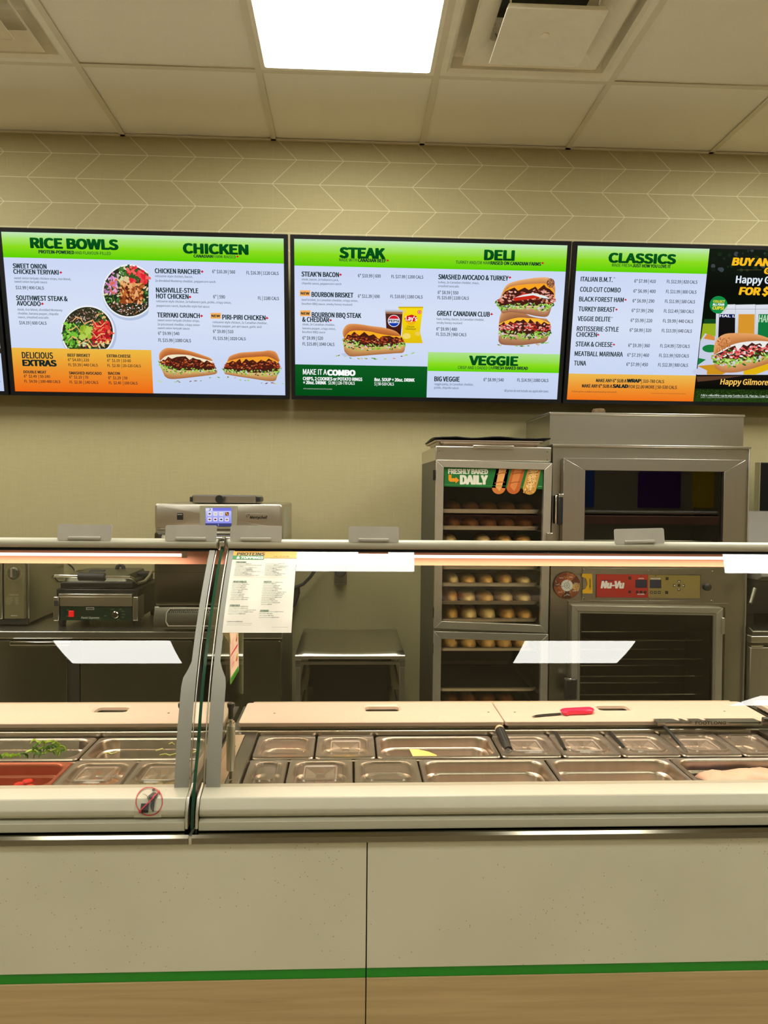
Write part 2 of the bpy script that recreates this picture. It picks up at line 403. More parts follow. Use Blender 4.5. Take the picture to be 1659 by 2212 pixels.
for j in range(len(GY)-1):
    y1, y0 = GY[j], GY[j+1]
    for i in range(-4, 7):
        x0 = GX0+PIT_*i; x1 = x0+PIT_
        if x0 < -4.9 or x1 > 5.2: continue
        if (i,j) in vents: continue
        if (i,j) in lights: light(x0+BW/2, x1-BW/2, GY[3]+BW/2, y1-BW/2, lights[(i,j)]); continue
        if (i,j-1) in lights: continue
        if j >= 3: continue
        key = (round(y1-y0,3))
        if key not in tile_me:
            o = MB().box(-PIT_/2+.006, PIT_/2-.006, -(y1-y0)/2+.006, (y1-y0)/2-.006, ZC+.007, ZC+.022).build('ceiling_tile', 'tile', ceiling)
            tile_me[key] = o
        else:
            o = tile_me[key].copy(); COL.objects.link(o)
        o.location = ((x0+x1)/2, (y0+y1)/2, 0)
# the plain ceiling over the customer side, with its own recessed lights
BL = [(-1.32,.30,.70), (1.33,.30,.70), (-3.5,.22,.72), (3.6,.22,.72), (-3.3,-1.7,.72), (3.4,-1.7,.72)]; BD = .34
cc = MB(); xs = sorted({-5,5.2}|{v for b in BL for v in (b[0]-b[2]/2, b[0]+b[2]/2)}); ys = sorted({-3.6,GY[3]}|{v for b in BL for v in (b[1]-BD, b[1]+BD)})
for i in range(len(xs)-1):
    for j in range(len(ys)-1):
        mx, my = (xs[i]+xs[i+1])/2, (ys[j]+ys[j+1])/2
        if any(abs(mx-b[0]) < b[2]/2 and abs(my-b[1]) < BD for b in BL): continue
        cc.box(xs[i], xs[i+1], ys[j], ys[j+1], ZC+.003, ZC+.02)
cc.build('customer_side_ceiling', 'tile', ceiling)
for k, (bx, by, bs) in enumerate(BL):
    light(bx-bs/2, bx+bs/2, by-BD, by+BD, 'white ceiling light panel over the customer side, %s row, %s' % (('nearer','farther')[k//4], ('left of middle','right of middle','far left','far right')[k%4]))
for i in range(-4, 8):
    x = GX0+PIT_*i
    if -4.9 < x < 5.1: MB().box(x-BW, x+BW, GY[3], YW, ZC-.002, ZC+.001).box(x-.002, x+.002, GY[3], YW, ZC+.001, ZC+.03).build('tee_bar', 'tbar', ceiling)
for j in (1, 2):
    y = GY[j]
    for i in range(-4, 7):
        x0 = GX0+PIT_*i+BW; x1 = x0+PIT_-2*BW
        if x0 > -4.9 and x1 < 5.1: MB().box(x0, x1, y-BW*.95, y+BW*.95, ZC-.0012, ZC+.001).build('tee_bar', 'tbar', ceiling)
MB().box(-4.9, 5.1, YW-.022, YW, ZC-.002, ZC+.001).build('wall_angle', 'tbar', ceiling)
# air diffuser with a dished square plate
def sq(cx, cy, h, z, r=.01, k=3): return rrect(cx-h, cx+h, cy-h, cy+h, r, k, z)
def air_vent(i, label, style):
    x0 = GX0+PIT_*i; cx = x0+PIT_/2; cy = (GY[1]+GY[2])/2
    t = thing('ceiling_vent', label, 'vent', (cx,cy,ZC), 'ceiling air vents')
    h = PIT_/2-.006
    MB().loops([sq(cx,cy,h,ZC+.02), sq(cx,cy,h,ZC-.001), sq(cx,cy,h-.035,ZC-.001), sq(cx,cy,h-.05,ZC+.012), sq(cx,cy,h-.055,ZC+.06), sq(cx,cy,h-.15,ZC+.14), sq(cx,cy,h-.26,ZC+.16)]).build('housing', 'vent', t, smooth=False)
    MB().box(cx-.3,cx+.3,cy-.3,cy+.3,ZC+.15,ZC+.17).build('duct', 'cavity', t)
    if style == 'cone':
        MB().loops([sq(cx,cy,.297,ZC-.004), sq(cx,cy,.300,ZC-.001), sq(cx,cy,.250,ZC+.028), sq(cx,cy,.200,ZC+.052), sq(cx,cy,.196,ZC+.056), sq(cx,cy,.246,ZC+.032)]).build('ring', 'vent', t)
        for a, b in ((-.17,-.12),(.17,-.12),(-.17,.12),(.17,.12)):
            MB().tube([(cx+a,cy+b,ZC-.02),(cx+a*1.05,cy+b*1.3,ZC+.06),(cx+a*1.1,cy+b*1.1,ZC+.11)], .004, 6).build('spring_clip', 'chrome', t)
        pl = MB(); pcx, pcy = cx+.005, cy+.03; Ls = [sq(pcx,pcy,.190,ZC-.006,.006,6)]
        for z, hh, rr in ((ZC-.026,.198,.006),(ZC-.030,.196,.006)): Ls.append(sq(pcx,pcy,hh,z,rr,6))
        n = len(Ls[0])
        def circ(r, z): return [(pcx+r*math.cos(2*math.pi*(q+.5)/n), pcy+r*math.sin(2*math.pi*(q+.5)/n), z) for q in range(n)]
        Ls += [sq(pcx,pcy,.165,ZC-.0285,.03,6), sq(pcx,pcy,.12,ZC-.022,.08,6), circ(.085,ZC-.016), circ(.078,ZC-.012)]
        pl.loops(Ls, True, True, True); p = pl.build('plate', 'vent', t, smooth=True)
        lathe([(.0,.003),(.017,.002),(.019,-.004),(.012,-.009),(0,-.010)], c=(pcx,pcy,ZC-.012)).build('centre_knob', 'vent', p, smooth=True)
    else:
        for q, (hh, z) in enumerate(((.30,-.004),(.21,-.006),(.12,-.008))):
            MB().loops([sq(cx,cy,hh,ZC+z), sq(cx,cy,hh+.003,ZC+z), sq(cx,cy,hh-.045,ZC+z+.06), sq(cx,cy,hh-.05,ZC+z+.06)]).build('louvre', 'vent', t)
        MB().loops([sq(cx,cy,.05,ZC-.004), sq(cx,cy,.03,ZC+.01)], True, True, True).build('centre_plate', 'vent', t)
air_vent(2, 'square ceiling air vent with a hanging dished plate right of the light', 'cone')
air_vent(-1, 'louvred square ceiling air vent at the top left corner', 'step')
# ================================================================== menu screens
YT, ZT, YB, ZB = 3.966, 2.836, 4.125, 2.020
SW, SH = 1.452, math.hypot(YB-YT, ZT-ZB)
EY = Vector((0, YT-YB, ZT-ZB)).normalized(); EZ = Vector((1,0,0)).cross(EY)
def screen_frame(x0):
    return Matrix(((1,EY.x,EZ.x,x0),(0,EY.y,EZ.y,YB),(0,EY.z,EZ.z,ZB),(0,0,0,1)))
def screen_to(x0, ox, oy, sc):
    o = Vector((x0, YB, ZB))
    def f(x, y):
        d = ray(ox+x/sc, oy+y/sc); p = Vector((0,0,CZ)); t = (o-p).dot(EZ)/d.dot(EZ); q = p+d*t-o
        return (q.x, q.dot(EY))
    return f
G0, G1, G2 = srgb(196,232,190), srgb(140,220,30), srgb(92,208,0)
TG1, TG2 = srgb(4,66,24), srgb(6,88,28)
BZ = .020
def menu_screen(x0, label):
    t = thing('menu_screen', label, 'screen', (x0+SW/2, YB, ZB), 'menu screens on the back wall')
    Fm = screen_frame(x0)
    def bx(a,b,c,d,e,f):
        m = MB().box(a,b,c,d,e,f); m.v = [tuple(Fm @ Vector(p)) for p in m.v]; return m
    c = MB()
    for q in ((0,SW-.003,0,BZ),(0,SW-.003,SH-BZ,SH),(0,BZ,BZ,SH-BZ),(SW-.003-BZ,SW-.003,BZ,SH-BZ)):
        m = bx(q[0],q[1],q[2],q[3],-.03,.008); c.add(m.v, m.f)
    c.build('bezel', 'bezel', t)
    bx(.01,SW-.013,.01,SH-.01,-.05,-.012).build('back_case', 'black', t)
    m = bx(.2,SW-.2,.25,SH-.3,-.075,-.05); m.build('wall_mount', 'black', t)
    return t, Fm
def display(t, Fm, fill, name='display'):
    p = Print(lambda a, b: (a, b)); p.z = 0
    fill(p); o = p.build(name, 'scr', t, Fm); return o
def grad(p, x0, y0, x1, y1, stops):      # local metres, stops from the bottom up
    for (a, ca), (b, cb) in zip(stops, stops[1:]):
        p._add([(x0,y0+(y1-y0)*a),(x1,y0+(y1-y0)*a),(x1,y0+(y1-y0)*b),(x0,y0+(y1-y0)*b)], [(0,1,2,3)], [ca,ca,cb,cb], True, 0)
L_, R_, B_, T_ = BZ-.001, SW-.002-BZ, BZ-.001, SH-BZ+.001
# ---- food pictures -------------------------------------------------
def lerp(P, t):      # smooth curve through the points
    n = len(P)-1; q = t*n; i = min(int(q), n-1); q -= i
    a, b, c, d = P[max(i-1,0)], P[i], P[i+1], P[min(i+2,n)]
    return tuple(.5*(2*b[k]+(c[k]-a[k])*q+(2*a[k]-5*b[k]+4*c[k]-d[k])*q*q+(3*b[k]-a[k]-3*c[k]+d[k])*q**3) for k in (0,1))
def bun(pr, A, B, c1, c2, c3, n=28, speck=0, rnd=None):
    for (ta, tb, ca, cb) in ((0,.35,c1,c2),(.35,1,c2,c3)):
        P = [];
        for i in range(n+1):
            a, b = lerp(A,i/n), lerp(B,i/n); P.append(((a[0]+(b[0]-a[0])*ta, a[1]+(b[1]-a[1])*ta), (a[0]+(b[0]-a[0])*tb, a[1]+(b[1]-a[1])*tb)))
        pts = [p[0] for p in P]+[p[1] for p in P]
        pr._add(pts, [(i,i+1,n+2+i,n+1+i) for i in range(n)], [ca]*(n+1)+[cb]*(n+1))
    for _ in range(speck):
        t, s = rnd.random(), rnd.uniform(.1,.95); a, b = lerp(A,t), lerp(B,t)
        x, y = a[0]+(b[0]-a[0])*s, a[1]+(b[1]-a[1])*s; w = speck_size[0]
        pr.blob(x, y, w*rnd.uniform(.5,1.3), w*.5, rnd.uniform(-.6,.3), rnd.choice([c1,c3,srgb(150,75,35)]), rnd)
speck_size = [4]
def filling(pr, B, C, band, n, size, cols, rnd, flat=.45, ang=(-.5,.5)):
    for i in range(n):
        t = rnd.random(); s = rnd.uniform(*band); a, b = lerp(B,t), lerp(C,t)
        pr.blob(a[0]+(b[0]-a[0])*s, a[1]+(b[1]-a[1])*s, size*rnd.uniform(.6,1.3), size*flat*rnd.uniform(.7,1.4), rnd.uniform(*ang), rnd.choice(cols), rnd)
MEAT = [srgb(120,45,25),srgb(160,60,30),srgb(90,30,20),srgb(190,85,45),srgb(140,50,25),srgb(205,110,60)]
VEG = [srgb(150,200,70),srgb(185,220,110),srgb(140,190,60),srgb(60,110,40),srgb(190,222,130),srgb(40,75,35),srgb(215,200,225),srgb(120,180,50),srgb(165,210,90)]
BUN = (srgb(226,160,100), srgb(205,125,65), srgb(170,90,45))
def sandwich(pr, A, B, C, D, seed, cheese, size=16, meat=MEAT, lettuce=1.0, bunc=BUN, bot=None):
    r = random.Random(seed)
    pr.poly([lerp(B,i/20) for i in range(21)]+[lerp(C,1-i/20) for i in range(21)], srgb(70,30,22))
    filling(pr, B, C, (.25,.75), 90, size, meat, r)
    # cheese drape with pointed teeth
    n = 16; up = [lerp(B,i/n) for i in range(n+1)]; lo = []
    for i in range(n+1):
        a, b = lerp(B,i/n), lerp(C,i/n); k = r.uniform(.08,.42) if i % 2 else r.uniform(.02,.2); lo.append((a[0]+(b[0]-a[0])*k, a[1]+(b[1]-a[1])*k))
    pr.poly(up+lo[::-1], cheese)
    filling(pr, B, C, (.45,.8), 45, size*.7, meat+[srgb(220,60,30),srgb(235,190,120)], r)
    bot = bot or (srgb(225,185,130), srgb(215,165,105), srgb(165,105,60))
    bun(pr, C, D, *bot)
    filling(pr, C, D, (-.30,.42), int(150*lettuce), size*.95, VEG, r, .42, (-1.2,1.2))
    bun(pr, A, B, *bunc)
    for t in (.25,.5,.75):
        a, b = lerp(A,t), lerp(B,t); pr.poly([(a[0],a[1]),(a[0]+size*.15,a[1]),(a[0]*.55+b[0]*.45+size*.3,a[1]*.55+b[1]*.45)], bunc[2])
def crumbs(pr, P, n, seed, size=9):
    r = random.Random(seed)
    for i in range(n):
        a = lerp(P, r.random()); pr.blob(a[0]+r.uniform(-6,6), a[1]+r.uniform(-9,9), size*r.uniform(.5,1.6), size*.35, r.uniform(-.5,.5), r.choice([srgb(150,205,80),srgb(185,220,120),srgb(215,150,120),srgb(120,40,50),srgb(90,160,60)]), r)
def bowl(pr, cx, cy, r, seed, kind, xmax=1e9, ymax=1e9):
    def ok(x, y): return (min(x, xmax), min(y, ymax))
    def disc(rr, col, col2=None, dx=0, dy=0): pr.poly([ok(cx+dx+rr*math.cos(a*math.pi/24), cy+dy+rr*math.sin(a*math.pi/24)) for a in range(48)], col, col2)
    disc(r*1.03, srgb(176,192,222), None, r*.04, r*.05); disc(r, srgb(226,232,244), srgb(205,212,226)); disc(r*.965, srgb(244,246,250)); disc(r*.93, srgb(44,48,30))
    q = random.Random(seed); n = 620
    for i in range(n):
        a = q.uniform(0, 2*math.pi); d = r*.88*math.sqrt(q.random()); x, y = cx+d*math.cos(a), cy+d*math.sin(a)
        dx, dy = (x-cx)/r, (y-cy)/r
        if x > xmax-6 or y > ymax-6: continue
        if kind == 1:
            if dy > .42: c = [srgb(130,70,45),srgb(90,50,35),srgb(205,185,190),srgb(235,225,225),srgb(180,110,70)]; s = .035
            elif abs(dx-.1) < .42 and -.35 < dy < .45: c = [srgb(225,150,85),srgb(190,105,50),srgb(235,175,115),srgb(150,70,30),srgb(90,35,20)]; s = .10
            elif dx > -.05 and dy < -.3: c = [srgb(235,70,75),srgb(225,40,50),srgb(240,105,100),srgb(50,90,40)]; s = .12
            elif dx < -.4 and dy < .1: c = [srgb(200,130,190),srgb(225,170,215),srgb(50,80,40),srgb(215,110,90)]; s = .08
            elif dx < 0 and dy < -.3: c = [srgb(205,220,170),srgb(225,200,150),srgb(70,120,50),srgb(50,80,35)]; s = .09
            else: c = [srgb(60,100,45),srgb(90,150,60),srgb(30,50,28),srgb(230,205,165),srgb(35,60,30)]; s = .07
        else:
            if dy < -.35 and dx < .35: c = [srgb(110,80,60),srgb(80,55,45),srgb(160,130,120),srgb(200,185,170)]; s = .04
            elif dx > .2 and dy > -.4 and dy < .35: c = [srgb(205,35,40),srgb(225,70,60),srgb(170,25,35),srgb(230,140,90)]; s = .10
            elif dx < -.35: c = [srgb(120,190,55),srgb(150,210,80),srgb(80,150,40),srgb(50,90,35)]; s = .09
            elif dy > .35: c = [srgb(110,60,40),srgb(205,215,170),srgb(60,95,40),srgb(235,215,120),srgb(150,50,70)]; s = .07
            else: c = [srgb(40,85,35),srgb(60,110,45),srgb(35,60,30),srgb(235,180,120)]; s = .07
        pr.blob(x, y, r*s*q.uniform(.6,1.4), r*s*.5*q.uniform(.6,1.4), q.uniform(0,3.14), q.choice(c), q)
    def strip(P, w, col):
        up = [(x, y-w) for x, y in P]; dn = [(x, y+w) for x, y in P]; pr.poly(up+dn[::-1], col)
    if kind == 2:
        for k in range(4):
            y0 = cy-r*.55+k*r*.38; P = [(cx-r*.7+r*1.35*i/9, y0+r*.12*math.sin(i*1.9+k)+i*r*.035) for i in range(10)]
            P = [p for p in P if (p[0]-cx)**2+(p[1]-cy)**2 < (r*.86)**2 and p[1] < ymax-6]
            if len(P) > 2: strip(P, r*.022, srgb(240,175,115))
        for k in range(26): pr.blob(cx+q.uniform(-.24,.12)*r, cy+q.uniform(-.22,.2)*r, r*.12, r*.08, q.uniform(0,3), q.choice([srgb(160,190,55),srgb(135,170,45),srgb(180,205,85)]), q)
GREY = srgb(62,78,88)
def lines(pr, rows, col=GREY, b=0.0, sl=0):
    for r_ in rows: pr.text(*r_, col, bold=b, slant=sl)
def leaves(pr, P):
    for q in P: leaf(pr, *q)
def new_badge(p, x0, y0, x1, y1):
    p.rect(x0,y0,x1,y1,srgb(246,176,92)); p.text('NEW', x0+6, y1-9, x1-6, (y1-y0)*.42, INK, bold=.09)
# ------------------------------------------------------------------ screen 1
X1, X2, X3, X0 = -1.775, -.313, 1.148, -3.237
t1, F1 = menu_screen(X1, 'wall screen listing rice bowls and chicken sandwiches, leftmost full screen')
f1 = screen_to(X1, 0, 470, 2.592)
yg = f1(800,240)[1]; yo = f1(460,735)[1]; xo = f1(852,850)[0]
def fill1(p):
    grad(p, L_, B_, R_, yg, [(0,BG2),(.6,BG1),(1,srgb(204,216,244))])
    grad(p, L_, yg, R_, T_, [(0,G2),(.45,G1),(.75,srgb(170,228,110)),(1,G0)])
    p.z = .0002; grad(p, L_, B_, xo, yo, [(0,srgb(238,105,20)),(.5,srgb(236,146,45)),(1,srgb(236,186,66))])
display(t1, F1, fill1)
p = Print(f1)
p.text('RICE BOWLS',176,168,658,53,TG2,bold=.135,col2=TG1); p.text('CHICKEN',1030,198,1386,52,TG2,bold=.135,col2=TG1)
lines(p, [('PROTEIN-POWERED',218,200,415,18),('CANADIAN',1085,223,1190,16)], INK, .09)
lines(p, [('AND FLAVOUR-FILLED',421,205,621,17),('FARM-RAISED',1196,226,1320,16)], INK, .02)
lines(p, [('SWEET ONION',74,283,260,26),('CHICKEN TERIYAKI',77,314,328,25),('SOUTHWEST STEAK &',92,462,378,26),('AVOCADO',96,492,228,25),
 ('CHICKEN RANCHER',869,311,1122,26),('NASHVILLE-STYLE',875,418,1110,26),('HOT CHICKEN',876,452,1055,26),('TERIYAKI CRUNCH',882,558,1118,26),('PIRI-PIRI CHICKEN',1246,570,1486,26)], INK, .06)
leaves(p, [(1330,219,9),(341,309,10),(238,484,10),(1132,304,10),(1064,446,10),(1129,552,10),(1495,564,10)])
lines(p, [('sweet onion teriyaki chicken strips, rice blend,',80,344,397,12),('sweet onion teriyaki sauce',82,364,265,12),
 ('steak, rice blend, shredded Monterey',99,520,350,12),('cheddar, banana pepper, chipotle',101,542,328,12),('sauce, smashed avocado',103,563,273,12),
 ('rotisserie-style chicken, bacon,',869,333,1080,12),('2x shredded Monterey cheddar, peppercorn ranch',870,359,1207,12),
 ('rotisserie-style chicken, 2x habanero jack, pickle, crispy onion,',877,474,1295,12),('peppercorn ranch, Nashville-style hot sauce',878,499,1173,12),
 ('sweet onion teriyaki chicken strips,',883,580,1118,12),('2x processed cheddar, crispy onion',883,603,1118,12),('sweet onion teriyaki sauce',884,624,1062,12),
 ('rotisserie-style chicken, 2x Canadian cheddar,',1192,591,1497,12),('banana pepper, piri-piri sauce, garlic aioli',1192,613,1465,12)], GREY, .012)
lines(p, [('$12.99 | 490 CALS',90,400,247,17),('$14.19 | 600 CALS',110,597,262,17),('6" $10.39 | 560',1190,311,1317,18),('FL $16.39 | 1120 CALS',1381,318,1560,18),
 ('6" | 590',1195,452,1260,18),('FL | 1180 CALS',1446,460,1562,18),('6" $9.99 | 540',887,656,1005,17),('FL $15.99 | 1080 CALS',889,695,1070,18),
 ('6" $9.89 | 510',1194,645,1307,17),('FL $15.59 | 1020 CALS',1196,684,1376,17)], srgb(45,58,66), .03)
new_badge(p,1180,534,1238,566)
p.text('DELICIOUS',127,787,298,34,INK,bold=.05); p.text('EXTRAS',132,829,316,32,INK,bold=.14)
lines(p, [('BEEF BRISKET',381,778,506,16),('EXTRA CHEESE',601,782,733,16),('DOUBLE MEAT',135,871,261,15),('SMASHED AVOCADO',389,877,570,15),('BACON',608,879,672,15)], INK, .07)
lines(p, [('6" $4.69 | 220',383,803,500,15),('FL $9.39 | 440 CALS',386,831,549,15),('6"  $1.19  | 10-60',603,807,734,15),('FL  $2.30  | 20-120 CALS',604,835,790,15),
 ('6"  $2.49  | 50-240',137,895,282,15),('FL  $4.50  | 100-480 CALS',140,923,340,15),('6"  $1.19  | 70',391,900,496,15),('FL  $2.30  | 140 CALS',393,928,552,15),
 ('6"  $1.29  | 50',609,904,715,15),('FL  $2.40  | 100 CALS',612,932,771,15)], INK, .035)
p.build('menu_lettering', 'scr', t1, F1)
p = Print(f1)
bowl(p,722,412,152,3,1,xmax=832); bowl(p,493,642,152,5,2,ymax=735)
p.to = screen_to(X1,330,740,5.53)
sandwich(p,[(85,205),(88,130),(150,72),(235,64),(430,95),(600,148),(695,185),(722,215)],[(100,215),(190,150),(400,145),(560,180),(715,220)],
 [(85,255),(160,300),(300,330),(480,330),(640,330),(772,320)],[(150,400),(200,430),(300,432),(520,408),(740,378),(775,345)],11,srgb(240,228,195))
sandwich(p,[(900,212),(930,160),(1050,120),(1190,110),(1330,100),(1390,92),(1475,115),(1522,215)],[(895,222),(1050,185),(1200,172),(1380,168),(1505,228)],
 [(845,320),(960,340),(1100,355),(1300,360),(1480,345),(1522,325)],[(870,375),(1000,400),(1200,430),(1390,458),(1470,450),(1482,400)],12,srgb(245,165,45))
crumbs(p,[(80,462),(500,455),(850,410),(1250,470),(1560,490)],26,13,16)
p.build('menu_pictures', 'scr', t1, F1)
# ------------------------------------------------------------------ screen 2
t2, F2 = menu_screen(X2, 'wall screen listing steak, deli and veggie sandwiches, middle one')
f2 = screen_to(X2, 620, 490, 2.6758)
yg = f2(800,241)[1]; yd = f2(430,801)[1]; xd = f2(809,900)[0]; yv1 = f2(1190,730)[1]; yv0 = f2(1190,839)[1]
def fill2(p):
    grad(p, L_, B_, R_, yg, [(0,BG2),(.6,BG1),(1,srgb(204,216,244))])
    grad(p, L_, yg, R_, T_, [(0,G2),(.45,G1),(.75,srgb(170,228,110)),(1,G0)])
    p.z = .0002; grad(p, L_, B_, xd, yd, [(0,srgb(3,74,22)),(1,srgb(14,92,34))])
    grad(p, xd+.001, yv0, R_, yv1, [(0,G2),(.4,G1),(1,srgb(175,225,140))])
display(t2, F2, fill2)
p = Print(f2)
p.text('STEAK',308,177,562,56,TG2,bold=.135,col2=TG1); p.text('DELI',1144,190,1309,55,TG2,bold=.135,col2=TG1); p.text('VEGGIE',1056,797,1330,50,TG2,bold=.135,col2=TG1)
lines(p, [('MADE WITH',302,199,404,18),('TURKEY AND/OR HAM',975,213,1172,18),('CRISP AND LOADED ON',987,821,1189,17)], INK, .02)
lines(p, [('CANADIAN BEEF',411,202,572,19),('RAISED ON CANADIAN FARMS',1177,218,1467,19),('FRESH BAKED BREAD',1194,823,1391,17)], INK, .085)
lines(p, [("STEAK'N BACON",85,286,299,27),('BOURBON BRISKET',143,404,382,27),('BOURBON BBQ STEAK',144,521,428,27),('& CHEDDAR',89,548,243,26),
 ('SMASHED AVOCADO & TURKEY',875,302,1278,27),('GREAT CANADIAN CLUB',867,513,1171,27),('BIG VEGGIE',852,892,996,27)], INK, .06)
leaves(p, [(582,196,10),(1477,211,10),(309,278,10),(252,541,10),(1288,294,10),(1182,506,10)])
new_badge(p,74,367,134,400); new_badge(p,76,483,136,516)
lines(p, [('steak, bacon, 2x habanero jack,',85,309,299,12),('chipotle sauce, peppercorn ranch',85,332,314,12),('beef brisket, 2x Canadian cheddar, crispy onion,',86,427,410,12),
 ('bourbon BBQ sauce, smoky honey mustard',86,450,376,12),('steak, 2x Canadian cheddar,',89,569,277,12),('banana pepper, crispy onion,',90,592,281,12),('bourbon BBQ sauce',89,613,221,12),
 ('turkey, 2x Canadian cheddar, mayo,',873,326,1110,12),('smashed avocado',872,348,993,12),('ham, turkey, bacon, 2x Canadian cheddar,',865,538,1140,12),('smoky honey mustard',864,560,1011,12),
 ('veggie patty, 2x Canadian cheddar,',851,914,1077,12),('pickle, chipotle sauce',850,935,991,12),('All prices do not include any applicable taxes.',1255,953,1512,13)], GREY, .012)
lines(p, [('6" $10.99 | 600',410,291,541,18),('FL $17.99 | 1200 CALS',603,296,787,18),('6" $11.39 | 690',410,409,535,18),('FL $18.69 | 1380 CALS',598,411,783,18),
 ('6" $9.99 | 520',90,651,208,18),('FL $15.89 | 1040 CALS',91,685,274,18),('6" $8.59 | 550',871,388,989,18),('FL $15.69 | 1100 CALS',870,418,1050,18),
 ('6" $9.99 | 480',863,599,981,18),('FL $15.29 | 960 CALS',862,629,1036,18),('6" $8.99 | 540',1135,892,1251,18),('FL $14.59 | 1080 CALS',1330,894,1509,18)], srgb(45,58,66), .03)
p.text('MAKE IT A',93,853,229,31,WHITE,bold=.03); p.text('COMBO',236,857,392,30,WHITE,bold=.15)
lines(p, [('CHIPS, 2 COOKIES or POTATO RINGS',93,885,434,18),('+ 20oz. DRINK',94,908,226,18),('8oz. SOUP + 20oz. DRINK',505,891,736,18)], WHITE, .07)
lines(p, [('$3.90 | 120-770 CALS',239,910,391,17),('$ | 50-510 CALS',505,915,617,17)], WHITE, .03)
p.text("LAY'S is a trademark used under licence by Frito Lay Canada",95,938,260,7,srgb(200,215,200))
p.build('menu_lettering', 'scr', t2, F2)
p = Print(screen_to(X2,720,650,7.9))
p.poly([(1105,98),(1535,105),(1500,350),(1480,520),(1525,722),(1150,720),(1180,500),(1170,300)], srgb(248,222,20), srgb(225,190,15))
p.rect(1112,98,1533,122,srgb(205,175,25)); p.disc(1220,175,32,srgb(235,205,90)); p.disc(1250,600,70,srgb(240,215,110),50); p.disc(1440,560,45,srgb(235,205,90),35)
p.disc(1325,330,85,srgb(240,180,20)); p.poly([(1215,300),(1260,255),(1340,235),(1420,262),(1432,310),(1400,350),(1320,352),(1235,345)], srgb(205,25,30)); p.text("Lay's",1236,332,1425,72,WHITE,bold=.05)
p.disc(1470,190,34,srgb(225,60,70)); p.disc(1470,190,24,srgb(250,200,190)); p.disc(1470,190,14,srgb(225,60,70))
p.text('Classic',1255,452,1385,30,srgb(70,70,20),bold=.03); p.text('Classique',1232,490,1408,30,srgb(70,70,20),bold=.03)
p.poly([(880,150),(1190,155),(1150,620),(912,610)], srgb(190,195,210)); p.poly([(890,185),(1182,188),(1150,620),(912,610)], srgb(92,40,28), srgb(48,18,16)); p.poly([(892,182),(1182,186),(1178,225),(895,215)], srgb(165,120,95))
p.disc(1033,342,104,srgb(225,228,238)); q = ring(1033,342,92,32); p.poly([a for a in q if a[1] <= 318], srgb(205,25,40)); p.poly([a for a in q if a[1] >= 372], srgb(20,60,170)); p.text('PEPSI',946,362,1120,40,srgb(12,14,22),bold=.08)
p.poly([(120,900),(260,880),(330,955),(180,945)], srgb(188,200,226))
sandwich(p,[(170,610),(162,510),(240,405),(400,392),(640,428),(850,455),(1050,510),(1145,590)],[(195,625),(300,515),(560,512),(800,562),(1000,592),(1150,600)],
 [(165,690),(330,735),(560,780),(850,780),(1100,760),(1230,735)],[(190,860),(250,925),(340,948),(700,920),(1050,895),(1190,880),(1222,800)],21,srgb(250,175,35),24)
crumbs(p,[(30,925),(400,985),(700,985),(1000,985),(1400,890)],20,22,26)
p.to = screen_to(X2,1060,590,11.06)
HAM = [srgb(235,175,155),srgb(215,140,115),srgb(195,110,90),srgb(240,195,175),srgb(170,75,60),srgb(225,150,130)]
CL = [srgb(225,130,120),srgb(200,50,45),srgb(235,165,150),srgb(185,35,35),srgb(240,190,185),srgb(160,60,45)]
WB = (srgb(215,160,120), srgb(190,130,85), srgb(150,95,60))
sandwich(p,[(190,1190),(220,1010),(300,890),(500,860),(700,890),(900,1010),(1080,1060),(1320,1085)],[(190,1210),(400,1125),(640,1065),(900,1075),(1150,1095),(1420,1200)],
 [(190,1410),(400,1450),(700,1480),(1000,1475),(1250,1465),(1430,1420)],[(180,1620),(250,1700),(450,1722),(700,1725),(1000,1690),(1300,1640),(1385,1480)],32,srgb(250,185,50),40,CL,1.1,WB,(srgb(220,185,155),srgb(190,140,100),srgb(150,95,65)))
sandwich(p,[(240,530),(330,340),(450,240),(700,170),(1000,120),(1180,105),(1350,110),(1480,180),(1535,350)],[(250,570),(420,345),(760,275),(1100,255),(1330,262),(1500,420),(1525,560)],
 [(130,720),(250,820),(500,790),(800,780),(1100,780),(1300,820),(1490,750)],[(220,870),(280,960),(480,930),(850,980),(1100,1030),(1350,1030),(1445,800)],31,srgb(248,165,35),40,HAM,1.1,(srgb(235,180,120),srgb(222,160,100),srgb(190,125,70)),(srgb(235,205,160),srgb(200,150,110),srgb(150,95,65)))
p.disc(1420,240,95,srgb(130,75,45),110); rr = random.Random(7)
for k in range(60): p.blob(1420+rr.uniform(-70,70),240+rr.uniform(-85,85),12,8,rr.random()*3,rr.choice([srgb(190,140,100),srgb(225,185,145),srgb(100,55,35)]),rr)
p.poly([(530,600),(780,480),(1080,500),(1250,560),(1080,600),(800,640),(560,670)], srgb(200,40,25)); p.poly([(560,590),(760,520),(1000,480),(1300,550),(1400,620),(1240,600),(1000,530),(780,560)], srgb(225,235,235))
crumbs(p,[(200,1720),(800,1740),(1380,1650)],12,33,40)
p.build('menu_pictures', 'scr', t2, F2)
